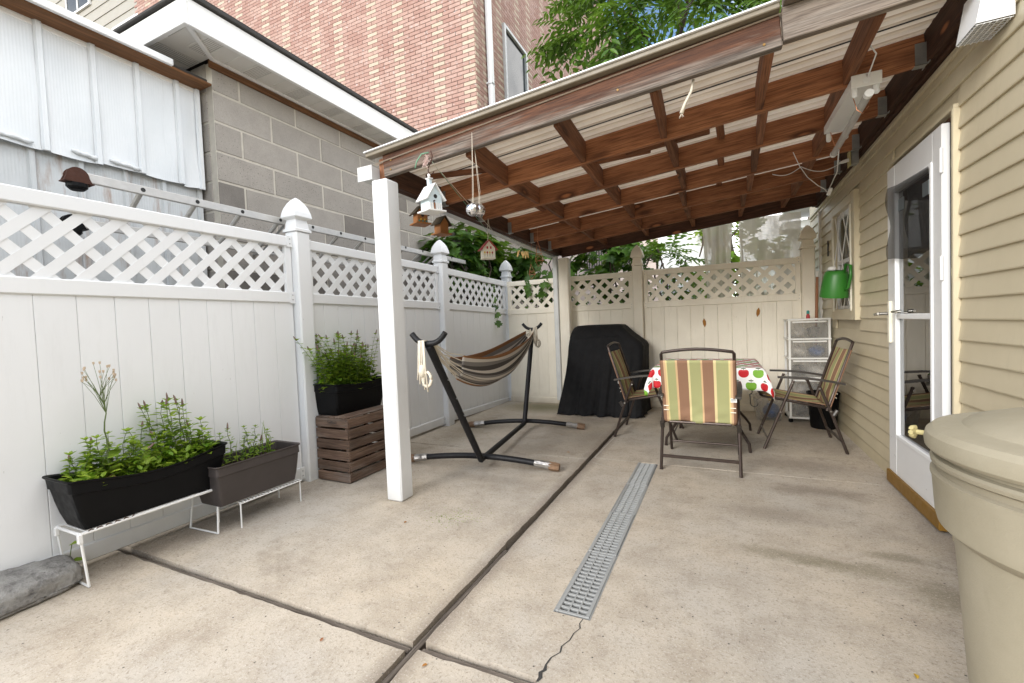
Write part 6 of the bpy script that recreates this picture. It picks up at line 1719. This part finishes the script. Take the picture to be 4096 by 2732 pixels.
def brown_house(loc, rz, lab, front):
    b = tag(empty('birdhouse'), lab, 'birdhouse'); gable_house(b, .085, .08, .085, .05, (M['honey'], M['twig'], M['honey']), .02, .022)
    if front:
        MB().tube([(0, -.0425, .055), (0, -.039, .055)], .012, 12).build('entrance_hole', M['ink'], b)
        for k in range(5): MB().lathe([(.003, -.006), (.007, 0), (.003, .006)], 7, (-.03 + .015 * k, -.043, .012 + .012 * (k % 2))).build('painted_flower', M['yellow'] if k % 2 else M['teal'], b)
    MB().tube([(0, 0, .14), (0, 0, .2)], .0015, 5).build('wire', M['steel'], b)
    b.location = loc; b.rotation_euler = (0, 0, rz); return b
brown_house((-2.12, 2.885, 1.975), rad(62), 'brown wooden birdhouse with painted flowers beside the front post', True)
brown_house((-2.12, 3.172, 1.945), rad(75), 'plain orange brown birdhouse hanging in front of the maple', False)
rb = tag(empty('birdhouse'), 'red roofed cream birdhouse with painted tulips on a string', 'birdhouse')
gable_house(rb, .115, .075, .085, .065, (M['cream_paint'], M['red'], M['cream_paint']), .018, .003)
for k, (x, mt) in enumerate(((-.042, 'yellow'), (-.018, 'red'), (.006, 'yellow'), (.03, 'red'))):
    MB().tube([(x, -.0385, .008), (x, -.0385, .035)], .0015, 5).build('painted_stalk', M['stem'], rb); MB().lathe([(.002, .033), (.007, .04), (.006, .05), (.001, .055)], 8, (x, -.038, 0)).build('painted_tulip', M[mt], rb)
m = MB()
for s_ in (-1, 1): m.box((s_ * .016, -.0385, .088), (.014, .003, .022))
m.build('attic_window', M['red'], rb); m = MB()
for k in range(9): m.box((-.052 + k * .013, -.039, .010), (.006, .003, .02))
m.build('painted_fence', M['wlabel'], rb)
rb.location = (-1.925, 3.62, 1.775); rb.rotation_euler = (0, 0, rad(46))
m = MB(); m.tube([(-1.925, 3.62, 1.925), (-1.918, 3.62, 2.03), (-1.912, 3.625, 2.135)], .0022, 5); m.tube([(-1.925, 3.62, 1.925), (-1.895, 3.62, 2.02), (-1.912, 3.625, 2.135)], .0018, 5); o = stuff(m.build('string', M['rope'], None, origin=(-1.925, 3.62, 1.925))); o.parent = rb; o.matrix_parent_inverse = Matrix.Rotation(-rad(46), 4, 'Z') @ Matrix.Translation(-Vector(rb.location))
def himmeli(c, r, h1, h2, top, lab):
    root = tag(empty('wire_ornament', c), lab, 'ornament'); c = Vector(c); m = MB()
    ring = [c + Vector((r * math.cos(a), r * math.sin(a), 0)) for a in (rad(20), rad(140), rad(260))]; r2 = [c + Vector((.6 * r * math.cos(a), .6 * r * math.sin(a), h1 * .35)) for a in (rad(20), rad(140), rad(260))]
    T_, B_ = c + Vector((0, 0, h1)), c - Vector((0, 0, h2))
    for i in range(3):
        m.tube([ring[i], ring[(i + 1) % 3]], .0022, 5); m.tube([ring[i], T_], .0022, 5); m.tube([ring[i], B_], .0022, 5); m.tube([r2[i], r2[(i + 1) % 3]], .002, 5); m.tube([ring[i], r2[(i + 1) % 3]], .002, 5)
    stuff(m.build('rods', M['copper'], root)); MB().tube([T_, Vector(top)], .0012, 5).build('thread', M['copper'], root)
himmeli((-1.684, 4.25, 1.80), .055, .20, .06, (-1.678, 4.25, 2.15), 'copper wire prism ornament hanging clear of the leaves')
himmeli((-1.995, 4.8, 1.73), .05, .12, .055, (-1.985, 4.82, 2.12), 'copper wire ornament hanging against the foliage')
# clothes lines with pegs
for (pts, mt, lab) in (([(-1.645, 2.385, 2.21), (-2.05, 3.9, 2.06), (-2.33, 5.2, 2.10), (-2.42, 6.1, 2.14)], 'greenline', 'green cord strung from the iron hook to the back fence'), ([(-1.64, 2.387, 2.20), (-2.0, 3.9, 2.07), (-2.25, 5.2, 2.08), (-2.35, 6.1, 2.15)], 'rope', 'white cord strung from the iron hook to the back fence')):
    tag(MB().tube(pts, .0022, 5).build('clothes_line', M[mt], smooth=True), lab, 'clothes line')
for i, (x, y, z, a) in enumerate(((-2.33, 5.2, 2.07, .3), (-2.27, 5.2, 2.05, -.25), (-2.25, 5.2, 2.05, .35), (-2.29, 5.35, 2.06, .1), (-2.24, 5.3, 2.06, -.15))):
    root = tag(empty('clothes_peg', (x, y, z)), 'wooden clothes peg on the cord in front of the leaves', 'clothes peg', 'pegs on the clothes line')
    for s_ in (-1, 1): MB().box((x + s_ * .006, y, z - .01), (.008, .010, .085), Matrix.Rotation(a + s_ * .08, 3, 'Y'), b=.001).build('peg_half', M['pin'], root)

# ------------------------------------------------------------------ litter on the concrete
rgl = random.Random(17)
for i, (px_, py_, s_, mt, lab) in enumerate(((2280, 1812, .03, 'moss', 'curled brown leaf on the slab beside the hammock foot'), (1626, 2088, .022, 'moss', 'dark fallen leaf on the slab near the white post'), (1816, 2084, .010, 'terra', 'tiny red petal on the slab beside green moss'), (1280, 2570, .018, 'terra', 'orange brown leaf on the front slab'), (3662, 2700, .022, 'yellow', 'yellow crumb of leaf near the trash bin'), (1710, 2660, .018, 'moss', 'brown twig scrap beside the expansion board'), (2250, 1740, .014, 'moss', 'small brown leaf behind the hammock foot'), (3265, 1720, .02, 'moss', 'small dry leaf under the chair by the wall'))):
    c = on_z(px_, py_, 0); a = rgl.uniform(0, 6); lv = Leaves(); lv.put(*OVAL, Vector((c.x, c.y, .004)), Vector((math.cos(a), math.sin(a), .15)), Vector((.2, .1, 1)), s_ * 1.15)
    m = MB(); m.v = lv.v; m.f = lv.f; o = m.build('fallen_leaf', M[mt], fix=False); tag(o, lab, 'leaf')
m = MB()
for k in range(150):
    c = on_z(1820 + rgl.gauss(0, 60), 2070 + rgl.gauss(0, 20), 0) + Vector((rgl.gauss(0, .03), rgl.gauss(0, .03), .002)); q = rgl.uniform(.002, .005)
    m.add([c + Vector((q * math.cos(a), q * math.sin(a) * .7, 0)) for a in (0, 1.2, 2.4, 3.7, 5)], [(0, 1, 2, 3, 4)])
o = m.build('moss_specks', M['mint2'], patio, fix=False); stuff(o)
